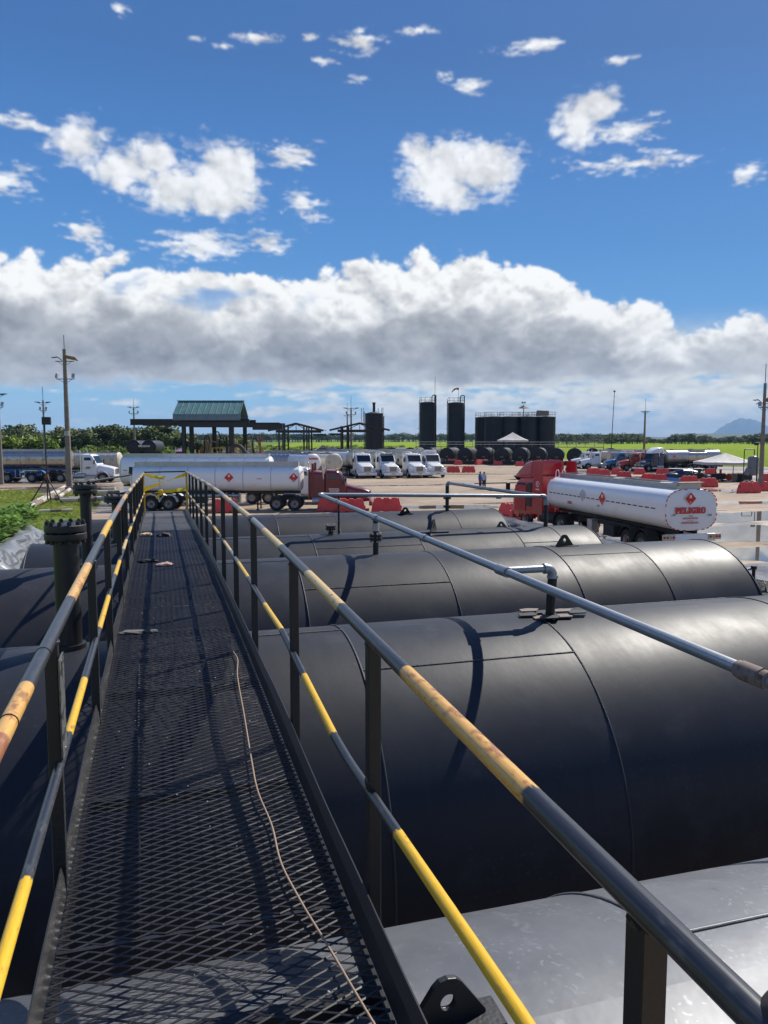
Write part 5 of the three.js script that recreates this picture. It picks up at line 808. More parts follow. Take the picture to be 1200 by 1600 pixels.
// ------------------------------------------------------------------ upright tanks
function uprightTank(name, label, px, d, r, h, o = {}) {
  const t = thing(name, label, 'tank', at((px - 600) / 1200, d), TURN_SIDE, o.group), n = 6;
  for (let i = 0; i < n; i++) { const g = new THREE.CylinderGeometry(r - (i % 2) * 0.006, r - (i % 2) * 0.006, h / n, 48, 1, true); g.translate(0, h * (i + 0.5) / n, 0); mesh('shell_course', planarUV(g), M.tank[(i + (o.k || 0)) % 4], t); }
  new B().lathe([[r, h - 0.002], [r * 0.6, h + 0.22], [0, h + 0.4]].reverse(), 40, 0, 0, 0).build('tank_roof', M.steelDark, t); for (const y of [h, h * 0.02 + 0.05]) { const g = new THREE.TorusGeometry(r + 0.03, 0.05, 6, 48); g.rotateX(Math.PI / 2); g.translate(0, y, 0); mesh('rim_ring', planarUV(g), M.steelDark, t); }
  if (o.rail) { const m = o.railM || M.steelDark; const k = o.posts || 10; for (let i = 0; i < k; i++) { const a = i / k * 6.283; new B().bar([Math.cos(a) * r, h, Math.sin(a) * r], [Math.cos(a) * r, h + o.rail, Math.sin(a) * r], 0.035, 6).build('rail_post', m, t); } for (const y of [0.5, 1]) { const g = new THREE.TorusGeometry(r, 0.03, 6, 48); g.rotateX(Math.PI / 2); g.translate(0, h + o.rail * y, 0); mesh('guard_rail', planarUV(g), m, t); } }
  if (o.ladder !== undefined) { const a = o.ladder, c = Math.cos(a), s = Math.sin(a), R = r + 0.22; const b = new B(); for (const w of [-0.22, 0.22]) b.bar([c * R - s * w, 0, s * R + c * w], [c * R - s * w, h + 1.1, s * R + c * w], 0.045, 6); for (let y = 0.3; y < h + 1; y += 0.32) b.bar([c * R - s * 0.22, y, s * R + c * 0.22], [c * R + s * 0.22, y, s * R - c * 0.22], 0.02, 5); b.build('ladder', M.steelDark, t); }
  if (o.vent) new B().tube([[r * 0.55, h, 0], [r * 0.55, h + 1.6, 0], [r * 0.7, h + 2.0, 0], [r * 0.95, h + 2.0, 0], [r * 1.05, h + 1.6, 0], [r * 1.05, h * 0.02, 0]], 0.13, 8, 60, 0.1).build('vent_line', M.steelDark, t);
  if (o.side) new B().bar([r + 0.15, 0, 0.4], [r + 0.15, h * 0.95, 0.4], 0.09, 8).bar([-r - 0.12, 0, 0.3], [-r - 0.12, h * 1.04, 0.3], 0.06, 8).box(0.5, 0.08, 0.5, -r - 0.3, h * 0.55, 0.3).build('side_pipe', M.steelDark, t);
  return t;
}
const t1 = uprightTank('tall_tank', 'tall slim black tank with a lightning rod, left of the two', 667.5, 200, 2.05, 14.6, { rail: 1.4, ladder: -0.3, vent: true, side: true });
new B().bar([2.0, 14.6, 0], [2.0, 16.6, 0], 0.28, 10).bar([1.9, 16.6, 0], [1.9, 21.3, 0], 0.05, 6).build('lightning_rod', M.steelDark, t1);
const t2 = uprightTank('tall_tank', 'tall slim black tank with a windsock, right of the two', 711.5, 200, 2.05, 14.5, { rail: 1.4, ladder: 3.3, vent: true, side: true, k: 1 });
new B().bar([0.6, 14.8, 0], [0.6, 18.6, 0], 0.04, 6).build('sock_mast', M.steelDark, t2);
{ const w = thing('windsock', 'small red and white windsock on top of the right slim tank', 'windsock', [t2.position.x + 0.6, 18.2, t2.position.z]); const g = (a, b, ra, rb, n, m) => new B().bar(a, b, ra, 12, rb).build(n, m, w); g([0, 0, 0], [-0.5, 0.05, 0.1], 0.32, 0.28, 'sock_band', M.redHub); g([-0.5, 0.05, 0.1], [-1.0, -0.1, 0.2], 0.28, 0.23, 'sock_band', M.canvasWhite); g([-1.0, -0.1, 0.2], [-1.5, -0.45, 0.3], 0.23, 0.18, 'sock_band', M.redHub); g([-1.5, -0.45, 0.3], [-1.9, -0.95, 0.4], 0.18, 0.14, 'sock_band', M.canvasWhite); }
uprightTank('squat_tank', 'squat black tank with a chimney stub behind the second shed', 584.5, 150, 1.75, 10.2, { ladder: 0.6, side: true, vent: false });
{ const t = thing('tank_chimney', 'short dark chimney on the squat black tank', 'chimney', at((584.5 - 600) / 1200, 150, 10.4), 0); new B().bar([0, 0, 0], [0, 1.7, 0], 0.26, 14).build('flue', M.steelDark, t); new B().bar([0, 1.7, 0], [0, 1.95, 0], 0.32, 14).build('cowl', M.steelDark, t); for (const x of [-2.4, -2.0, 1.0]) new B().bar([x, -2.2, -0.5], [x, 0.9, -0.5], 0.05, 6).build('vent_tube', M.steelDark, t); }
[[755, 203, 2.3], [771, 199, 2.5], [795, 199, 2.5], [812, 203, 2.4], [824, 198, 2.4], [842, 202, 2.3], [852, 198, 2.35]].forEach(([px, d, r], i) => uprightTank('battery_tank', ['black upright tank at the left end of the railed battery', 'black upright tank second from the left in the railed battery', 'black upright tank in the middle of the battery, above the white tent', 'black upright tank set back just right of the battery middle', 'black upright tank right of the battery middle', 'black upright tank set back near the right end of the battery', 'black upright tank at the right end of the railed battery'][i], px, d, r, 10.9, { rail: 1.25, railM: M.wood, posts: 9, k: i, ladder: i === 1 ? 1.3 : i === 4 ? 1.9 : undefined, group: 'black upright tanks of the railed battery' }));
{ const t = thing('roof_shelter', 'small umbrella roofed shelter with two lamps on top of the tank battery', 'shelter', at((815 - 600) / 1200, 201, 11.2), TURN_SIDE); new B().bar([0, -11, 1.2], [0, 2.6, 1.2], 0.10, 8).build('mast', M.wood, t); new B().lathe([[1.5, 2.0], [0.7, 2.45], [0.05, 2.8]].reverse(), 20, 0, 0, 1.2).build('canopy', M.wood, t); new B().bar([-0.25, 3.5, 1.2], [0.25, 3.5, 1.2], 0.03).bar([0, 2.6, 1.2], [0, 3.5, 1.2], 0.04).build('lamp_arm', M.steelDark, t); for (const s of [-1, 1]) new B().bar([s * 0.33, 3.35, 1.1], [s * 0.33, 3.65, 1.25], 0.2, 12).build('lamp', M.steelDark, t);
  const c = thing('tarp_sheet', 'pale grey tarp hung on the railing at the right of the tank battery', 'tarp', at((845 - 600) / 1200, 197, 11.1), TURN_SIDE); new B().prism([[-1.7, 0], [1.6, 0.15], [1.7, 1.35], [-1.4, 1.45]], 0.06, 0, 0, 0.3).build('cloth', M.concrete, c); }
// row of lying tanks in front of the batteries, with a gallery along the top
{
  const grp = 'lying black tanks in the far row', N = 13, proto = new THREE.Group(); proto.name = 'lying_tank';
  { const R = 1.6; new B().lathe([[1.58, -0.04], [R, -0.05], [R, -11], [1.3, -11.2], [0, -11.4]].reverse(), 48, 0, R + 0.15, 0, Math.PI / 2).build('tank_body', M.tank[0], proto); new B().lathe([[0, 0.34], [0.8, 0.26], [1.3, 0.12], [1.58, 0.0], [1.58, -0.04]].reverse(), 48, 0, R + 0.15, 0, Math.PI / 2).build('tank_head', M.blackMatt, proto); const g = new THREE.TorusGeometry(R + 0.02, 0.05, 6, 48); g.translate(0, R + 0.15, -0.1); mesh('rim_ring', planarUV(g), M.steelDark, proto); new B().bar([0, R + 0.15, 0.3], [0, R + 0.15, 0.5], 0.3, 16).build('manway', M.steelDark, proto); new B().box(0.7, 0.10, 0.02, 0.05, R - 0.1, 0.345).box(0.4, 0.08, 0.02, 0.1, R - 0.28, 0.345).build('tag_plate', M.canvasWhite, proto); new B().box(2.6, 0.8, 0.4, 0, 0.4, -1.5).box(2.6, 0.8, 0.4, 0, 0.4, -9).build('saddle', M.blackMatt, proto); new B().bar([0.6, 0.2, 0.3], [0.6, 0.9, 0.6], 0.1, 8).bar([0.6, 0.3, 0.6], [-0.8, 0.3, 0.6], 0.09, 8).build('outlet_valve', M.rusty, proto); }
  for (let i = 0; i < N; i++) { const o = i ? proto.clone() : proto; o.name = numbered('lying_tank'); o.position.set(...at((612 + i * 28.5 - 600) / 1200, 176 - i * 1.2)); o.rotation.y = TURN_SIDE - 0.25; tag(o, ['black lying tank under the left slim tank, leftmost of the far row', 'black lying tank between the squat tank and the slim tanks', 'black lying tank straight below the left slim tank', 'black lying tank between the two slim tanks', 'black lying tank straight below the right slim tank', 'black lying tank just right of the right slim tank', 'black lying tank below the left end of the tank battery', 'black lying tank next left of the white tent', 'black lying tank right below the white tent', 'black lying tank next right of the white tent', 'black lying tank below the right end of the tank battery', 'second black lying tank from the right end of the far row', 'black lying tank at the right end of the far row, by the waiting trucks'][i], 'tank', grp); scene.add(o); }
  const w = thing('gallery', 'thin steel gallery with guard rails along the top of the far tank row', 'gallery'); const A = at((650 - 600) / 1200, 179, 3.55), C = at((942 - 600) / 1200, 165, 3.55);
  const P = (f, y) => [mix(A[0], C[0], f), A[1] + y, mix(A[2], C[2], f)];
  new B().beam(P(0, 0), P(1, 0), 0.9, 0.12).build('deck', M.steelDark, w); for (let i = 0; i <= 22; i++) new B().bar(P(i / 22, 0), P(i / 22, 1.1), 0.045, 6).build('post', M.wood, w); for (const y of [0.55, 1.1]) new B().bar(P(0, y), P(1, y), 0.045, 6).build('rail', M.canvasWhite, w); for (let i = 0; i <= 7; i++) new B().bar(P(i / 7, -3.55), P(i / 7, 0), 0.08, 6).build('leg', M.steelDark, w);
  const r = rng(12); for (let i = 0; i < 26; i++) { const px = 650 + i * 11 + 5 * r(), q = at((px - 600) / 1200, 167 + 3 * r()); const o = new B().bar([0, 0, 0], [0, 0.5 + 0.5 * r(), 0], 0.12, 8).bar([-0.5, 0.4, 0], [0.5, 0.4, 0], 0.1, 8).bar([0.1, 0.4, 0], [0.1, 0.4, 0.5], 0.16, 8).build('manifold_valve', [M.rusty, M.blackMatt, M.wood, M.redHub][i % 4], w); const l = w.worldToLocal(V(...q)); o.position.copy(l); }
  const f = thing('low_wall', 'low dark wall along the foot of the far tank row', 'wall'); { const a = at((640 - 600) / 1200, 165), c = at((945 - 600) / 1200, 152); new B().beam([a[0], 0.4, a[2]], [c[0], 0.4, c[2]], 0.3, 0.8).build('wall_body', M.blackMatt, f); }
}
// pair of black drums left of the canopy
for (const [px, l] of [[210, 'black lying drum with a hooped end, left of the pair behind the white tanker'], [234, 'black lying drum with a hooped end, right of the pair behind the white tanker']]) { const t = thing('lying_drum', l, 'tank', at((px - 600) / 1200, 120), TURN_SIDE); new B().lathe([[0, 0.2], [0.75, 0.12], [0.98, 0], [1.02, -0.1], [1.02, -5], [0, -5.2]].reverse(), 36, 0, 4.05, 0, Math.PI / 2).build('drum_body', M.tank[1], t); const g = new THREE.TorusGeometry(1.05, 0.10, 8, 40); g.translate(0, 4.05, 0); mesh('hoop', planarUV(g), M.black, t); new B().box(1.9, 3.1, 0.3, 0, 1.55, -1).box(1.9, 3.1, 0.3, 0, 1.55, -4).build('stand', M.frame, t); if (px < 220) new B().bar([0.8, 4.2, 0.1], [2.6, 4.2, 0.1], 0.16, 10).build('link_pipe', M.canvasWhite, t); }

// ------------------------------------------------------------------ poles
function utilityPole(label, px, d, h, o = {}) {
  const t = thing('utility_pole', label, 'pole', at((px - 600) / 1200, d), TURN_SIDE), r0 = o.r || 0.22;
  new B().bar([0, -0.2, 0], [0, h, 0], r0, 14, r0 * 0.55).build('shaft', o.wood ? M.wood : M.concrete, t);
  if (o.rod !== 0) new B().bar([0, h - 0.4, 0], [0, h + (o.rod || 2.4), 0], 0.035, 6).build('lightning_rod', M.steelDark, t);
  const arm = (y, w) => new B().beam([-w, y, 0], [w, y, 0], 0.08, 0.08).bar([-w * 0.8, y, 0], [0, y - 0.5, 0], 0.025).bar([w * 0.8, y, 0], [0, y - 0.5, 0], 0.025).build('cross_arm', M.steelDark, t);
  for (const [y, w, kind] of o.arms || []) {
    arm(y, w);
    for (const s of [-1, 1]) {
      if (kind === 'solar' && s > 0) new B().rbox(1.25, 0.07, 0.9, w * 0.75, y + 0.35, 0.1, 0.02, -0.35, 0, -0.22).build('solar_panel', M.wood, t);
      else if (kind === 'solar') new B().tube([[-w * 0.3, y + 0.1, 0], [-w * 0.8, y + 0.45, 0], [-w * 1.2, y + 0.35, 0.1]], 0.05, 6).rbox(0.5, 0.08, 0.3, -w * 1.1, y + 0.4, 0.1, 0.03).build('street_lamp', M.steelDark, t);
      else if (kind === 'flood') new B().rbox(0.34, 0.5, 0.16, s * w * 0.9, y + 0.35, 0.1, 0.03, -0.4, s * 0.5, 0).build('floodlight', M.aluminium, t);
      else if (kind === 'lamp') new B().rbox(0.7, 0.10, 0.3, s * w * 0.95, y + 0.1, 0.1, 0.03).build('street_lamp', M.steelDark, t);
    }
  }
  if (o.box) new B().rbox(0.5, 0.5, 0.3, 0.05, o.box, 0.3, 0.03).build('meter_box', M.aluminium, t);
  return t;
}
const pole = utilityPole('tall concrete pole with floodlights and a solar panel in front of the silver tanker', 108, 84.5, 15.0, { r: 0.34, arms: [[13.7, 1.0, 'solar'], [11.8, 1.0, 'flood']], box: 5.9, rod: 1.5 });
utilityPole('concrete pole cut by the left edge of the picture', 2, 90, 10.8, { r: 0.26, arms: [[10.4, 0.8, 'lamp'], [9.0, 0.6, 'flood']], rod: 0.4 });
utilityPole('slender pole behind the silver tanker, left of the tall pole', 72, 118, 11.2, { r: 0.22, arms: [[10.8, 0.9, 'lamp'], [9.6, 0.5, 'flood']], rod: 2.0 });
utilityPole('slender pole with four lamps, left of the green canopy roof', 212, 165, 12.0, { r: 0.26, arms: [[12.0, 1.0, 'lamp'], [10.7, 1.0, 'flood']], rod: 2.0 });
utilityPole('pole with four lamps behind the second black shed', 549, 155, 11.5, { r: 0.26, arms: [[11.4, 1.3, 'lamp'], [10.2, 1.0, 'flood']], rod: 2.4 });
utilityPole('shorter bare pole just left of the four-lamp pole behind the second shed', 543, 150, 10.2, { r: 0.2, arms: [[9.8, 0.7, 'none']], rod: 2.0 });
utilityPole('brown pole in the green field right of the tank battery', 1005, 170, 11.5, { r: 0.3, wood: true, arms: [[11.2, 0.7, 'lamp']], rod: 2.6 });
utilityPole('tall weathered pole at the right edge with a solar lamp arm', 1189, 84, 11.3, { r: 0.27, arms: [[9.1, 0.9, 'solar'], [8.7, 0.6, 'flood']], rod: 2.1 });
{ const t = thing('thin_mast', 'very thin leaning mast in the green field', 'mast', at((953 - 600) / 1200, 150), 0); new B().bar([0, 0, 0], [0.5, 14.5, 0], 0.09, 8, 0.05).build('mast_tube', M.steelDark, t); new B().rbox(0.3, 0.3, 0.3, 0.5, 14.5, 0, 0.04).build('mast_head', M.steelDark, t); }
{ const t = thing('lamp_stand', 'black tripod stand with a dark lamp box in the grass at left', 'lamp stand', at((73 - 600) / 1200, 62), TURN_SIDE + 0.2); new B().bar([0, 0.4, 0], [0, 6.6, 0], 0.05, 8).build('stem', M.steelDark, t); new B().rbox(0.66, 0.62, 0.4, 0.15, 6.75, 0, 0.04).build('lamp_box', M.black, t); for (let i = 0; i < 3; i++) { const a = i * 2.09 + 0.5; new B().bar([0, 2.3, 0], [Math.cos(a) * 1.5, 0, Math.sin(a) * 1.5], 0.05, 8).build('leg', M.steelDark, t); } new B().rbox(0.25, 0.3, 0.25, 0, 2.3, 0, 0.03).build('collar', M.redHub, t); }
// long rusty and white pipes stacked on the grass
{
  const g = 'rusty pipes lying on the grass', r = rng(4);
  const pipe = (label, a, b, rad, segs) => { rad *= 1.5; const A = at((a[0] - 600) / 1200, 6360 / (a[1] - 686), rad + 0.22), C = at((b[0] - 600) / 1200, 6360 / (b[1] - 686), rad + 0.22); const t = thing('line_pipe', label, 'pipe', A, 0, g), D = [C[0] - A[0], C[1] - A[1], C[2] - A[2]]; for (let i = 0; i < segs; i++) new B().bar(D.map((v) => v * i / segs), D.map((v) => v * (i + 0.97) / segs), rad, 10).build('pipe_length', i % 2 ? M.rustDark : M.cream, t); };
  pipe('rust banded pipe running from the weeds to the foot of the tall pole, upper one', [28, 807], [100, 767], 0.13, 7); pipe('rust banded pipe running from the weeds toward the tall pole, lower one', [38, 806], [98, 771], 0.13, 6); pipe('short cream pipe slanting right of the lamp stand legs', [90, 784], [108, 771], 0.12, 3);
  pipe('rust red pipe lying level behind the lamp stand', [62, 786], [152, 785], 0.1, 4); pipe('cream pipe lying level below the rust red one', [92, 789], [150, 788], 0.12, 2); pipe('thin rusty pipe level at the foot of the tall pole', [72, 768], [180, 769], 0.1, 5); pipe('brown pipe lying in the grass nearest the standpipes', [58, 806], [112, 804], 0.07, 3); pipe('rusty pipe level behind the slim standpipe', [150, 776], [186, 776], 0.12, 2); pipe('pale pipe level left of the handrail behind the wide flange', [150, 787], [186, 786], 0.14, 2);
}
// pop-up tents
function tent(label, px, py, w, h, eave, d) {
  const t = thing('tent', label, 'tent', at((px - 600) / 1200, d), TURN_SIDE + 0.1), s = w / 2;
  const pos = [], idx = []; const ring = (k, y) => { for (let i = 0; i < 32; i++) { const a = i / 32 * 4, e = Math.floor(a), f = a - e, c = [[-s, s], [s, s], [s, -s], [-s, -s]], A = c[e], C = c[(e + 1) % 4]; pos.push(mix(A[0], C[0], f) * k, y - 0.12 * Math.sin(f * Math.PI) * k * (k < 0.98 ? 1 : 0.5), mix(A[1], C[1], f) * k); } };
  const N = 7; ring(1.0, eave - 0.3); for (let j = 0; j <= N; j++) ring(Math.max(0.01, 1 - j / N), eave + (h - eave) * (j / N) ** 1.25);
  for (let j = 0; j <= N; j++) for (let i = 0; i < 32; i++) { const a = j * 32 + i, b = j * 32 + (i + 1) % 32; idx.push(a, b, a + 32, b, b + 32, a + 32); }
  const g = new THREE.BufferGeometry(); g.setAttribute('position', new THREE.Float32BufferAttribute(pos, 3)); g.setIndex(idx); g.computeVertexNormals(); mesh('tent_roof', planarUV(g), M.canvasWhite, t);
  for (const [x, z] of [[-1, -1], [1, -1], [1, 1], [-1, 1]]) new B().bar([x * s * 0.97, 0, z * s * 0.97], [x * s * 0.97, eave, z * s * 0.97], 0.05, 6).build('leg', M.steelDark, t);
  return t;
}
tent('white tent with a peaked roof standing before the tank battery', 800, 690, 5.2, 6.7, 5.1, 160);
tent('beige tent with a peaked roof by the grey vessel at right', 1132, 728, 5.6, 3.55, 2.4, 98);
tent('small grey tent roof among the trailers, left of the pale peaked one', 505, 700, 3.4, 4.3, 3.4, 130); tent('small beige tent roof among the trailers behind the white trucks', 520, 700, 3.6, 4.2, 3.2, 128);
// clutter under and beside the right tent
{
  const v = thing('steel_vessel', 'grey upright vessel with a black bent pipe beside the right pole', 'vessel', at((1176 - 600) / 1200, 93), TURN_SIDE); new B().lathe([[0, 0.9], [0.4, 0.92], [0.62, 1.1], [0.62, 3.0], [0.5, 3.2], [0.2, 3.3], [0, 3.32]], 26, 0, 0, 0).build('vessel_body', mat([0.17, 0.20, 0.21], 0.5, { map: T.grime }), v); new B().tube([[0.1, 3.3, 0], [0.1, 3.95, 0], [0, 4.05, 0], [-1.0, 4.05, 0], [-1.12, 3.95, 0], [-1.12, 0.3, 0]], 0.06, 8, 60, 0.1).build('bent_pipe', M.black, v); for (const a of [0.5, 2.6, 4.7]) new B().bar([0.5 * Math.cos(a), 0, 0.5 * Math.sin(a)], [0.5 * Math.cos(a), 1.2, 0.5 * Math.sin(a)], 0.05, 6).build('leg', M.steelDark, v); new B().rbox(0.5, 0.9, 0.5, -0.75, 1.4, 0.2, 0.05, 0, 0, -0.4).build('side_hopper', mat([0.20, 0.22, 0.23], 0.5, { map: T.grime }), v);
  const lamp = thing('floodlight_stand', 'dark floodlight on a thin stand beside the right pole', 'floodlight', at((1182 - 600) / 1200, 89), 0); new B().bar([0, 0, 0], [0, 4.6, 0], 0.05, 8).build('stem', M.steelDark, lamp); new B().rbox(0.45, 0.35, 0.3, -0.2, 4.75, 0, 0.04).build('lamp_head', M.black, lamp);
  const tb = thing('work_table', 'long table with a pale top left of the right tent', 'table', at((1072 - 600) / 1200, 103), TURN_SIDE); new B().rbox(4.6, 0.08, 1.1, 0, 1.35, 0, 0.02).build('table_top', M.canvasWhite, tb); for (const [x, z] of [[-2.1, -0.4], [2.1, -0.4], [-2.1, 0.4], [2.1, 0.4]]) new B().box(0.08, 1.35, 0.08, x, 0.67, z).build('leg', M.steelDark, tb);
  const cv = thing('tarp_heap', 'dark navy tarp thrown over goods under the long table', 'tarp', at((1070 - 600) / 1200, 102), TURN_SIDE); { const g = new THREE.SphereGeometry(1, 36, 18), p = g.attributes.position; for (let i = 0; i < p.count; i++) { const a = V(p.getX(i), p.getY(i), p.getZ(i)), k = 1 + 0.7 * fbm(a.x * 1.7, a.y * 1.7, a.z * 1.7 + 3, 4); p.setXYZ(i, a.x * 3.4 * k, Math.max(0, a.y * 1.15 * k), a.z * 1.0 * k); } g.computeVertexNormals(); mesh('tarp_cloth', planarUV(g), M.navy, cv); }
  const r = rng(91); const names = [['engine_block', 'dark engine parts heaped at the right end of the tarp'], ['pump_set', 'dark pump set under the beige tent'], ['drum', 'red drum lying under the beige tent'], ['crate', 'pale crate beside the beige tent pole'], ['pump_set', 'black pump beside the grey vessel foot']];
  [[1090, 98], [1122, 97], [1140, 99], [1152, 96], [1164, 95]].forEach(([px, d], i) => { const t = thing(names[i][0], names[i][1], ['engine', 'pump', 'drum', 'crate', 'pump'][i], at((px - 600) / 1200, d), TURN_SIDE + r()); if (i === 3) { for (let k = 0; k < 4; k++) new B().box(1.0, 0.2, 0.05, 0, 0.15 + k * 0.26, 0.4).build('slat', M.wood, t); for (const x of [-0.48, 0.48]) new B().box(0.06, 1.05, 0.8, x, 0.52, 0).build('end_board', M.wood, t); } else if (i === 2) { new B().lathe([[0, -0.5], [0.42, -0.5], [0.45, -0.46], [0.43, -0.2], [0.45, -0.15], [0.43, 0.2], [0.45, 0.46], [0.42, 0.5], [0, 0.5]], 22, 0, 0.45, 0, 0, 0, Math.PI / 2).build('drum_shell', M.orangeRed, t); new B().bar([0.5, 0.6, 0], [0.53, 0.6, 0], 0.05, 8).build('bung', M.steelDark, t); } else { new B().rbox(1.6, 0.7, 0.8, 0, 0.6, 0, 0.06).build('casing', M.blackMatt, t); new B().bar([-0.9, 0.8, 0], [0.9, 0.8, 0], 0.22, 12).bar([0.3, 0.9, 0], [0.3, 1.5, 0], 0.14, 10).build('cylinder', i === 1 ? M.redHub : M.steelDark, t); new B().box(1.9, 0.14, 0.2, 0, 0.1, 0.35).box(1.9, 0.14, 0.2, 0, 0.1, -0.35).build('skid', M.frame, t); } });
  // a line of blue grey pipes with yellow ends lying before the table
  for (let i = 0; i < 5; i++) { const a = at((1000 - 600 + i * 6) / 1200, 104 - i * 2.2, 0.14), c = at((1130 - 600 - i * 4) / 1200, 98 - i * 2.4, 0.14), t = thing('ground_pipe', ['farthest', 'second farthest', 'middle', 'second nearest', 'nearest'][i] + ' of the blue grey yellow banded pipes on the ground before the work table', 'pipe', a, 0, 'ground pipes before the work table'); const D = [c[0] - a[0], 0, c[2] - a[2]]; for (let k = 0; k < 4; k++) { new B().bar(D.map((v) => v * k / 4), D.map((v) => v * (k + 0.93) / 4), 0.13, 10).build('pipe_length', k % 2 ? M.blue : M.galvWorn, t); new B().bar(D.map((v) => v * (k + 0.93) / 4), D.map((v) => v * (k + 1) / 4), 0.15, 10).build('band', M.yellow, t); } }
}

// ------------------------------------------------------------------ two people standing in the yard
{
  const body = (bones, res, half, cy) => {                          // smooth union of tapered capsules meshed on a grid; bones: [a, ra, b, rb]
    const mc = new MarchingCubes(res, new THREE.MeshBasicMaterial(), false, false, 200000), S = (i) => (i - res / 2) / (res / 2); mc.isolation = 0;
    for (let z = 0; z < res; z++) for (let y = 0; y < res; y++) for (let x = 0; x < res; x++) {
      const p = [S(x) * half, S(y) * half + cy, S(z) * half]; let d = 9;
      for (const [a, ra, b, rb] of bones) { const ab = [b[0] - a[0], b[1] - a[1], b[2] - a[2]], ap = [p[0] - a[0], p[1] - a[1], p[2] - a[2]], t = clamp((ap[0] * ab[0] + ap[1] * ab[1] + ap[2] * ab[2]) / (ab[0] ** 2 + ab[1] ** 2 + ab[2] ** 2 + 1e-9)), q = Math.hypot(ap[0] - ab[0] * t, ap[1] - ab[1] * t, ap[2] - ab[2] * t) - mix(ra, rb, t), k = 0.035, h = clamp(0.5 + 0.5 * (d - q) / k); d = mix(d, q, h) - k * h * (1 - h); }
      mc.field[x + y * res + z * res * res] = -d;
    }
    mc.update();
    const n = mc.count, g = new THREE.BufferGeometry(), P = mc.positionArray.slice(0, n * 3), N = mc.normalArray.slice(0, n * 3);
    for (let i = 0; i < n; i++) { P[3 * i] *= half; P[3 * i + 1] = P[3 * i + 1] * half + cy; P[3 * i + 2] *= half; }
    g.setAttribute('position', new THREE.BufferAttribute(P, 3)); g.setAttribute('normal', new THREE.BufferAttribute(N, 3)); g.computeVertexNormals(); return planarUV(g);
  };
  const person = (label, pos, turn, shirt, trousers, s) => {
    const t = thing('person', label, 'person', pos, turn);
    const hip = 0.92, sh = 1.42, torso = [[[-0.08, hip, 0], 0.13, [0.08, hip, 0], 0.13], [[0, hip, 0], 0.13, [0, 1.2, 0.01], 0.14], [[-0.13, 1.3, 0], 0.10, [0.13, 1.3, 0], 0.10], [[0, 1.2, 0], 0.14, [0, sh - 0.04, 0], 0.10], [[-0.17, sh - 0.03, 0], 0.065, [0.17, sh - 0.03, 0], 0.065]];
    const arms = [], fore = [], legs = [];
    for (const k of [-1, 1]) { const el = [k * (0.23 + s * 0.02), 1.13, -0.03], wr = k * s > 0 ? [k * 0.16, 1.0, 0.16] : [k * 0.25, 0.88, 0.06]; arms.push([[k * 0.19, sh - 0.03, 0], 0.055, el, 0.043]); fore.push([el, 0.042, wr, 0.03], [wr, 0.032, [wr[0], wr[1] - 0.09, wr[2] + 0.03], 0.022]); for (let f = 0; f < 4; f++) fore.push([[wr[0] + (f - 1.5) * 0.02, wr[1] - 0.09, wr[2] + 0.03], 0.010, [wr[0] + (f - 1.5) * 0.022, wr[1] - 0.16, wr[2] + 0.05], 0.008]); fore.push([[wr[0] - k * 0.03, wr[1] - 0.03, wr[2] + 0.03], 0.011, [wr[0] - k * 0.055, wr[1] - 0.09, wr[2] + 0.06], 0.009]); legs.push([[k * 0.09, hip, 0], 0.098, [k * 0.11, 0.50, 0.01], 0.062], [[k * 0.11, 0.50, 0.01], 0.062, [k * 0.12, 0.09, -0.01], 0.045]); }
    const head = [[[0, sh, 0], 0.055, [0, 1.52, 0.01], 0.052], [[0, 1.58, 0.015], 0.075, [0, 1.66, 0], 0.092], [[0, 1.57, 0.07], 0.03, [0, 1.61, 0.09], 0.018], [[-0.085, 1.60, 0], 0.018, [-0.09, 1.63, 0], 0.02], [[0.085, 1.60, 0], 0.018, [0.09, 1.63, 0], 0.02]];
    const feet = [-1, 1].map((k) => [[k * 0.12, 0.05, -0.04], 0.045, [k * 0.135, 0.04, 0.14], 0.038]);
    const g = body([...torso, ...arms, ...fore, ...legs, ...head], 96, 0.95, 0.9); const skin = mesh('body', g, M.skin, t);
    const fat = (l, d) => l.map(([a, ra, b, rb]) => [a, ra + d, b, rb + d]);
    mesh('shirt', body([...fat(torso, 0.02), ...fat(arms, 0.018), ...(s > 0 ? fat(fore.filter((f) => f[1] === 0.042), 0.012) : [])], 84, 0.95, 0.9), shirt, skin); mesh('trousers', body([...fat(legs, 0.022), [[-0.08, hip - 0.02, 0], 0.152, [0.08, hip - 0.02, 0], 0.152]], 84, 0.95, 0.9), trousers, skin); mesh('hair', body([[[0, 1.64, -0.015], 0.095, [0, 1.685, -0.005], 0.092], [[0, 1.6, -0.045], 0.07, [0, 1.66, -0.04], 0.07]], 72, 0.95, 0.9), M.hair, skin); mesh('boots', body(feet, 72, 0.95, 0.9), M.boots, skin);
    return t;
  };
  person('person in a blue shirt and dark jeans standing in the yard, left of two', at((750.5 - 600) / 1200, 82.5), 0.6, M.shirtBlue, M.jeans, 1).scale.setScalar(1.04);
  person('person in a pale shirt and dark trousers standing in the yard, right of two', at((756.5 - 600) / 1200, 81.8), -0.9, M.shirtWhite, M.jeansDark, -1).scale.setScalar(1.04);
}

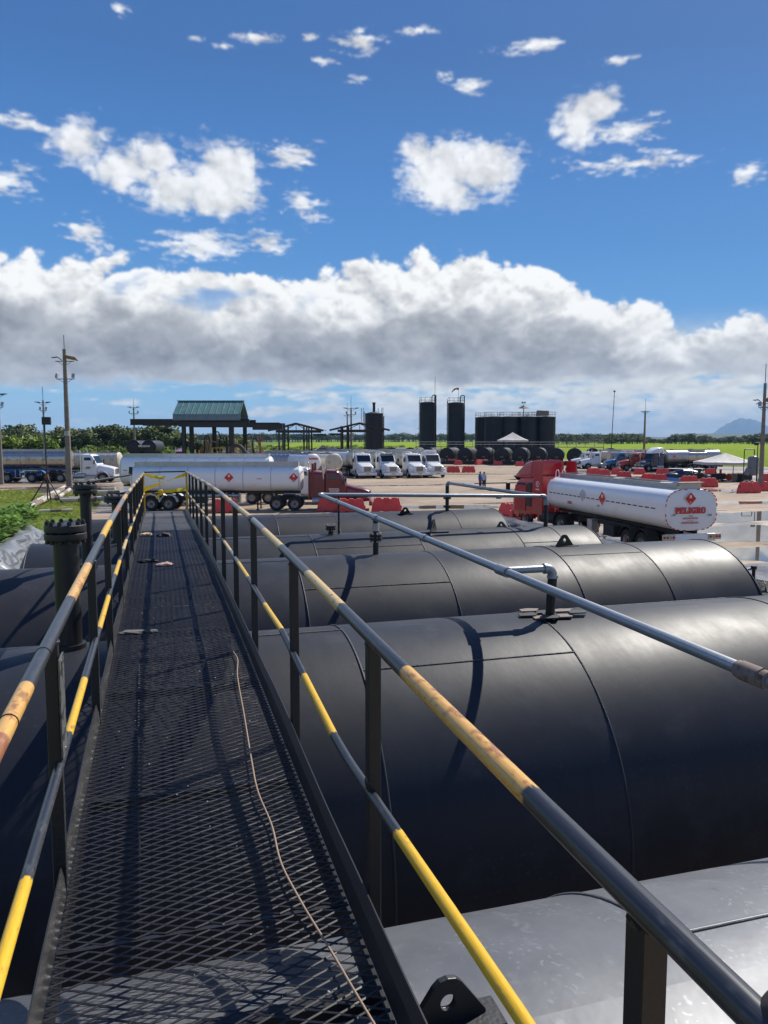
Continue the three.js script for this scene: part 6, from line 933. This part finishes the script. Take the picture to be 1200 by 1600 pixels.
// ------------------------------------------------------------------ vegetation
const leafMat = (c, tr = 0.3) => mat(c, 0.8, { side: THREE.DoubleSide, transmission: tr, thickness: 0, specularIntensity: 0.3 });
function crownGeo(seed, n, leaf, lobes, trunk) {                   // a tree about 1 high: leaf sized faces through an uneven crown, with a trunk
  const r = rng(seed), pos = [], nor = [], L = []; for (let i = 0; i < lobes; i++) { const a = r() * 6.283, q = 0.05 + 0.26 * r(); L.push([Math.cos(a) * q, 0.42 + 0.42 * r(), Math.sin(a) * q, 0.13 + 0.13 * r()]); }
  for (let i = 0; i < n; i++) {
    const l = L[Math.floor(r() * lobes)], d = V(r() - 0.5, (r() - 0.42) * 0.9, r() - 0.5).normalize(), q = l[3] * (0.55 + 0.5 * r()), c = V(l[0] + d.x * q, l[1] + d.y * q * 0.8, l[2] + d.z * q), u = V(r() - 0.5, r() - 0.5, r() - 0.5).normalize(), v = V(r() - 0.5, r() - 0.5, r() - 0.5).cross(u).normalize(), s = leaf * (0.6 + 0.8 * r());
    const A = c.clone().addScaledVector(u, s), C = c.clone().addScaledVector(v, s * 0.8), D = c.clone().addScaledVector(u, -s), E = c.clone().addScaledVector(v, -s * 0.8); for (const p of [A, C, D, A, D, E]) { pos.push(p.x, p.y, p.z); const nn = d.clone().multiplyScalar(0.8).add(V(0, 0.35, 0)).normalize(); nor.push(nn.x, nn.y, nn.z); }
  }
  const g = new THREE.BufferGeometry(); g.setAttribute('position', new THREE.Float32BufferAttribute(pos, 3)); g.setAttribute('normal', new THREE.Float32BufferAttribute(nor, 3)); planarUV(g);
  if (!trunk) return g; const tk = new B().bar([0, 0, 0], [0.01, 0.5, 0], 0.022, 6, 0.014).bar([0, 0.35, 0], [0.12, 0.6, 0.05], 0.012, 5, 0.006).bar([0, 0.38, 0], [-0.12, 0.62, -0.06], 0.012, 5, 0.006).geo(); return mergeGeometries([g, tk]);
}
function scatter(name, label, geo, m, list, tint) {                 // list: [x, y, z, height, width]
  const o = new THREE.InstancedMesh(geo, m, list.length), r = rng(list.length + 5), c = new THREE.Color(); o.name = numbered(name); o.castShadow = o.receiveShadow = true;
  list.forEach(([x, y, z, h, w], i) => { m4.compose(V(x, y, z), q4.setFromEuler(new THREE.Euler((r() - 0.5) * 0.15, r() * 6.28, (r() - 0.5) * 0.15)), V(w, h, w)); o.setMatrixAt(i, m4); const k = r(), v = 0.75 + 0.5 * r(); c.setRGB(mix(tint[0][0], tint[1][0], k) * v, mix(tint[0][1], tint[1][1], k) * v, mix(tint[0][2], tint[1][2], k) * v); o.setColorAt(i, c); });
  scene.add(o); return tag(o, label, 'woodland', null, 'stuff');
}
{
  const far = [crownGeo(11, 420, 0.036, 9, true), crownGeo(12, 420, 0.036, 8, true), crownGeo(13, 380, 0.04, 10, true)], low = crownGeo(21, 260, 0.045, 7, false), white1 = leafMat([1, 1, 1], 0.35);
  const r = rng(3); const G = [[], [], [], [], [], [], []];
  const top = (px) => mix(7.2, 12, sstep(-0.25, 0.4, noise(px * 0.018, 2, 5) + 0.5 * noise(px * 0.07, 5, 5))) * (px < 300 ? 1 : 0.6);
  for (let i = 0; i < 900; i++) { const px = -260 + 640 * r(), d = 300 + 130 * r(), h = top(px) * (0.7 + 0.5 * r()); const p = at((px - 600) / 1200, d); G[i % 3].push([p[0], -0.4, p[2], h, h * (0.9 + 0.5 * r())]); }
  for (let i = 0; i < 420; i++) { const px = -260 + 560 * r(), d = 200 + 95 * r(), h = 1.5 + 3.2 * r() * r() * (px < 70 ? 1.5 : 1); if (d > 222 && d < 242) continue; const p = at((px - 600) / 1200, d); G[3].push([p[0], -0.6, p[2], h, h * 1.6]); }
  for (let i = 0; i < 260; i++) { const px = -60 + 140 * r(), d = 175 + 30 * r(), h = 2.5 + 3.4 * r(); const p = at((px - 600) / 1200, d); G[3].push([p[0], -0.6, p[2], h * 1.2, h * 1.3]); }
  for (let i = 0; i < 950; i++) { const px = 855 + 640 * r(), d = 780 + 220 * r(), h = (5 + 6 * r()) * (0.6 + 0.7 * sstep(-0.25, 0.4, noise(px * 0.02, 9, 2) + 0.5 * noise(px * 0.09, 4, 2))); const p = at((px - 600) / 1200, d); G[4 + (i % 2)].push([p[0], -0.4, p[2], h, h * 1.5]); }
  for (let i = 0; i < 900; i++) { const px = 200 + 800 * r(), d = 1250 + 420 * r(), h = 9 + 9 * r(); const p = at((px - 600) / 1200, d); G[6].push([p[0], -0.4, p[2], h, h * 1.7]); }
  for (let i = 0; i < 420; i++) { const px = 330 + 300 * r(), d = 205 + 230 * r(), h = 1.2 + 2.4 * r() * r(); const p = at((px - 600) / 1200, d); G[3].push([p[0], -0.5, p[2], h, h * 2]); }
  const tints = [[[0.06, 0.10, 0.03], [0.15, 0.19, 0.05]], [[0.08, 0.11, 0.035], [0.18, 0.20, 0.06]], [[0.055, 0.095, 0.03], [0.12, 0.17, 0.045]], [[0.13, 0.22, 0.035], [0.28, 0.38, 0.06]], [[0.06, 0.09, 0.03], [0.13, 0.16, 0.05]], [[0.05, 0.08, 0.03], [0.10, 0.13, 0.04]], [[0.05, 0.085, 0.03], [0.09, 0.13, 0.04]]];
  ['tall dark trees of the wood beyond the left yard', 'olive trees of the wood beyond the left yard', 'deep green trees of the wood beyond the left yard', 'low bright scrub in front of the left wood', 'olive tree line at the far edge of the rice field', 'darker tree line at the far edge of the rice field', 'distant low tree line in the middle of the horizon'].forEach((l, i) => scatter(i === 3 ? 'scrub' : 'woodland', l, i === 3 ? low : far[i % 3], white1, G[i], tints[i]));
  // weeds on the left bank
  const leafy = (() => { const q = rng(8), b = []; for (let s = 0; s < 9; s++) { const a = q() * 6.28, lean = 0.15 + 0.4 * q(), h = 0.5 + 0.5 * q(); for (let k = 0; k < 9; k++) { const f = 0.3 + 0.7 * k / 8, g = new THREE.CircleGeometry(1, 5); g.scale(0.075, 0.15, 1); g.translate(0, 0.12, 0); m4.compose(V(Math.cos(a) * lean * f, h * f, Math.sin(a) * lean * f), q4.setFromEuler(new THREE.Euler(-1.1 + 0.8 * (q() - 0.5), q() * 6.28, 0, 'YXZ')), V(1, 1, 1)); g.applyMatrix4(m4); b.push(planarUV(g.toNonIndexed())); } } return mergeGeometries(b); })();
  const W = []; for (let i = 0; i < 2200; i++) { const z = -20 - 18 * r(), x = -5.7 - 4.6 * r() * r() - 0.3 * r(), y = x > -7.4 ? 1.5 - 0.75 * Math.max(0, -6.1 - x) : 0; if (x < -7 && r() < 0.45 + 0.3 * noise(x, z, 1)) continue; W.push([x, Math.max(0, y) - 0.05, z, 0.5 + 0.55 * r(), 0.7 + 0.6 * r()]); }
  scatter('weeds', 'leafy green weeds growing over the bank behind the grey liner', leafy, leafMat([1, 1, 1], 0.35), W, [[0.08, 0.18, 0.03], [0.20, 0.34, 0.05]]).userData.category = 'weeds';
  const tuft = (() => { const q = rng(18), pos = []; for (let i = 0; i < 12; i++) { const a = q() * 6.28, l = 0.25 + 0.5 * q(), x = (q() - 0.5) * 0.25, z = (q() - 0.5) * 0.25, c = Math.cos(a), s = Math.sin(a); pos.push(x - s * 0.02, 0, z + c * 0.02, x + s * 0.02, 0, z - c * 0.02, x + c * l * 0.5, 1, z + s * l * 0.5); } const g = new THREE.BufferGeometry(); g.setAttribute('position', new THREE.Float32BufferAttribute(pos, 3)); g.computeVertexNormals(); return planarUV(g); })();
  const GT = []; for (let i = 0; i < 16000; i++) { const z = -22 - 64 * r(), x = -4.9 - (0.3 - z * 0.30) * r(); const n = fbm(x * 0.22, z * 0.16, 6, 4); if (n < -0.06 + 0.2 * r() - 0.1) continue; if (z < -78 - 0.0 * x && x > -12) continue; GT.push([x, 0, z, 0.14 + 0.3 * r() * r(), 0.7 + 0.8 * r()]); }
  scatter('grass_tufts', 'yellow green grass tufts on the verge at left', tuft, leafMat([1, 1, 1], 0.4), GT, [[0.20, 0.30, 0.04], [0.40, 0.40, 0.09]]).userData.category = 'grass';
}

// ------------------------------------------------------------------ far mountain and low hills
{
  const ridge = (name, label, pxs, d, dep, hfn, c) => {
    const nx = 90, nz = 10, pos = [], idx = []; for (let j = 0; j <= nz; j++) for (let i = 0; i <= nx; i++) { const f = i / nx, px = mix(pxs[0], pxs[1], f), dd = d + dep * (j / nz - 0.5), p = at((px - 600) / 1200, dd), k = Math.sin(Math.PI * j / nz); pos.push(p[0], -5 + hfn(f, px) * k * (0.9 + 0.25 * fbm(f * 14, j * 0.6, d * 0.01, 4)), p[2]); }
    for (let j = 0; j < nz; j++) for (let i = 0; i < nx; i++) { const a = j * (nx + 1) + i, b = a + nx + 1; idx.push(a, a + 1, b, a + 1, b + 1, b); }
    const g = new THREE.BufferGeometry(); g.setAttribute('position', new THREE.Float32BufferAttribute(pos, 3)); g.setIndex(idx); g.computeVertexNormals(); tag(mesh(name, planarUV(g), mat(c, 0.95)), label, null, null, 'structure');
  };
  ridge('mountain', 'blue far mountain over the right tree line', [1085, 1240], 21000, 3500, (f) => 560 * sstep(0, 0.45, f) * sstep(1.05, 0.5, f) * 1.1 + 50 * fbm(f * 5, 2, 3, 3), [0.05, 0.075, 0.05]);
  ridge('hills', 'low blue hills along the horizon', [-200, 1500], 5200, 1500, (f, px) => 26 + 42 * sstep(0.0, 0.4, fbm(px * 0.012, 3, 1, 4)) + (px > 1060 ? 25 : 0), [0.05, 0.08, 0.05]);
}
scene.fog = new THREE.FogExp2(new THREE.Color().setRGB(0.38, 0.64, 1.0), 0.00006);

renderer.render(scene, camera);
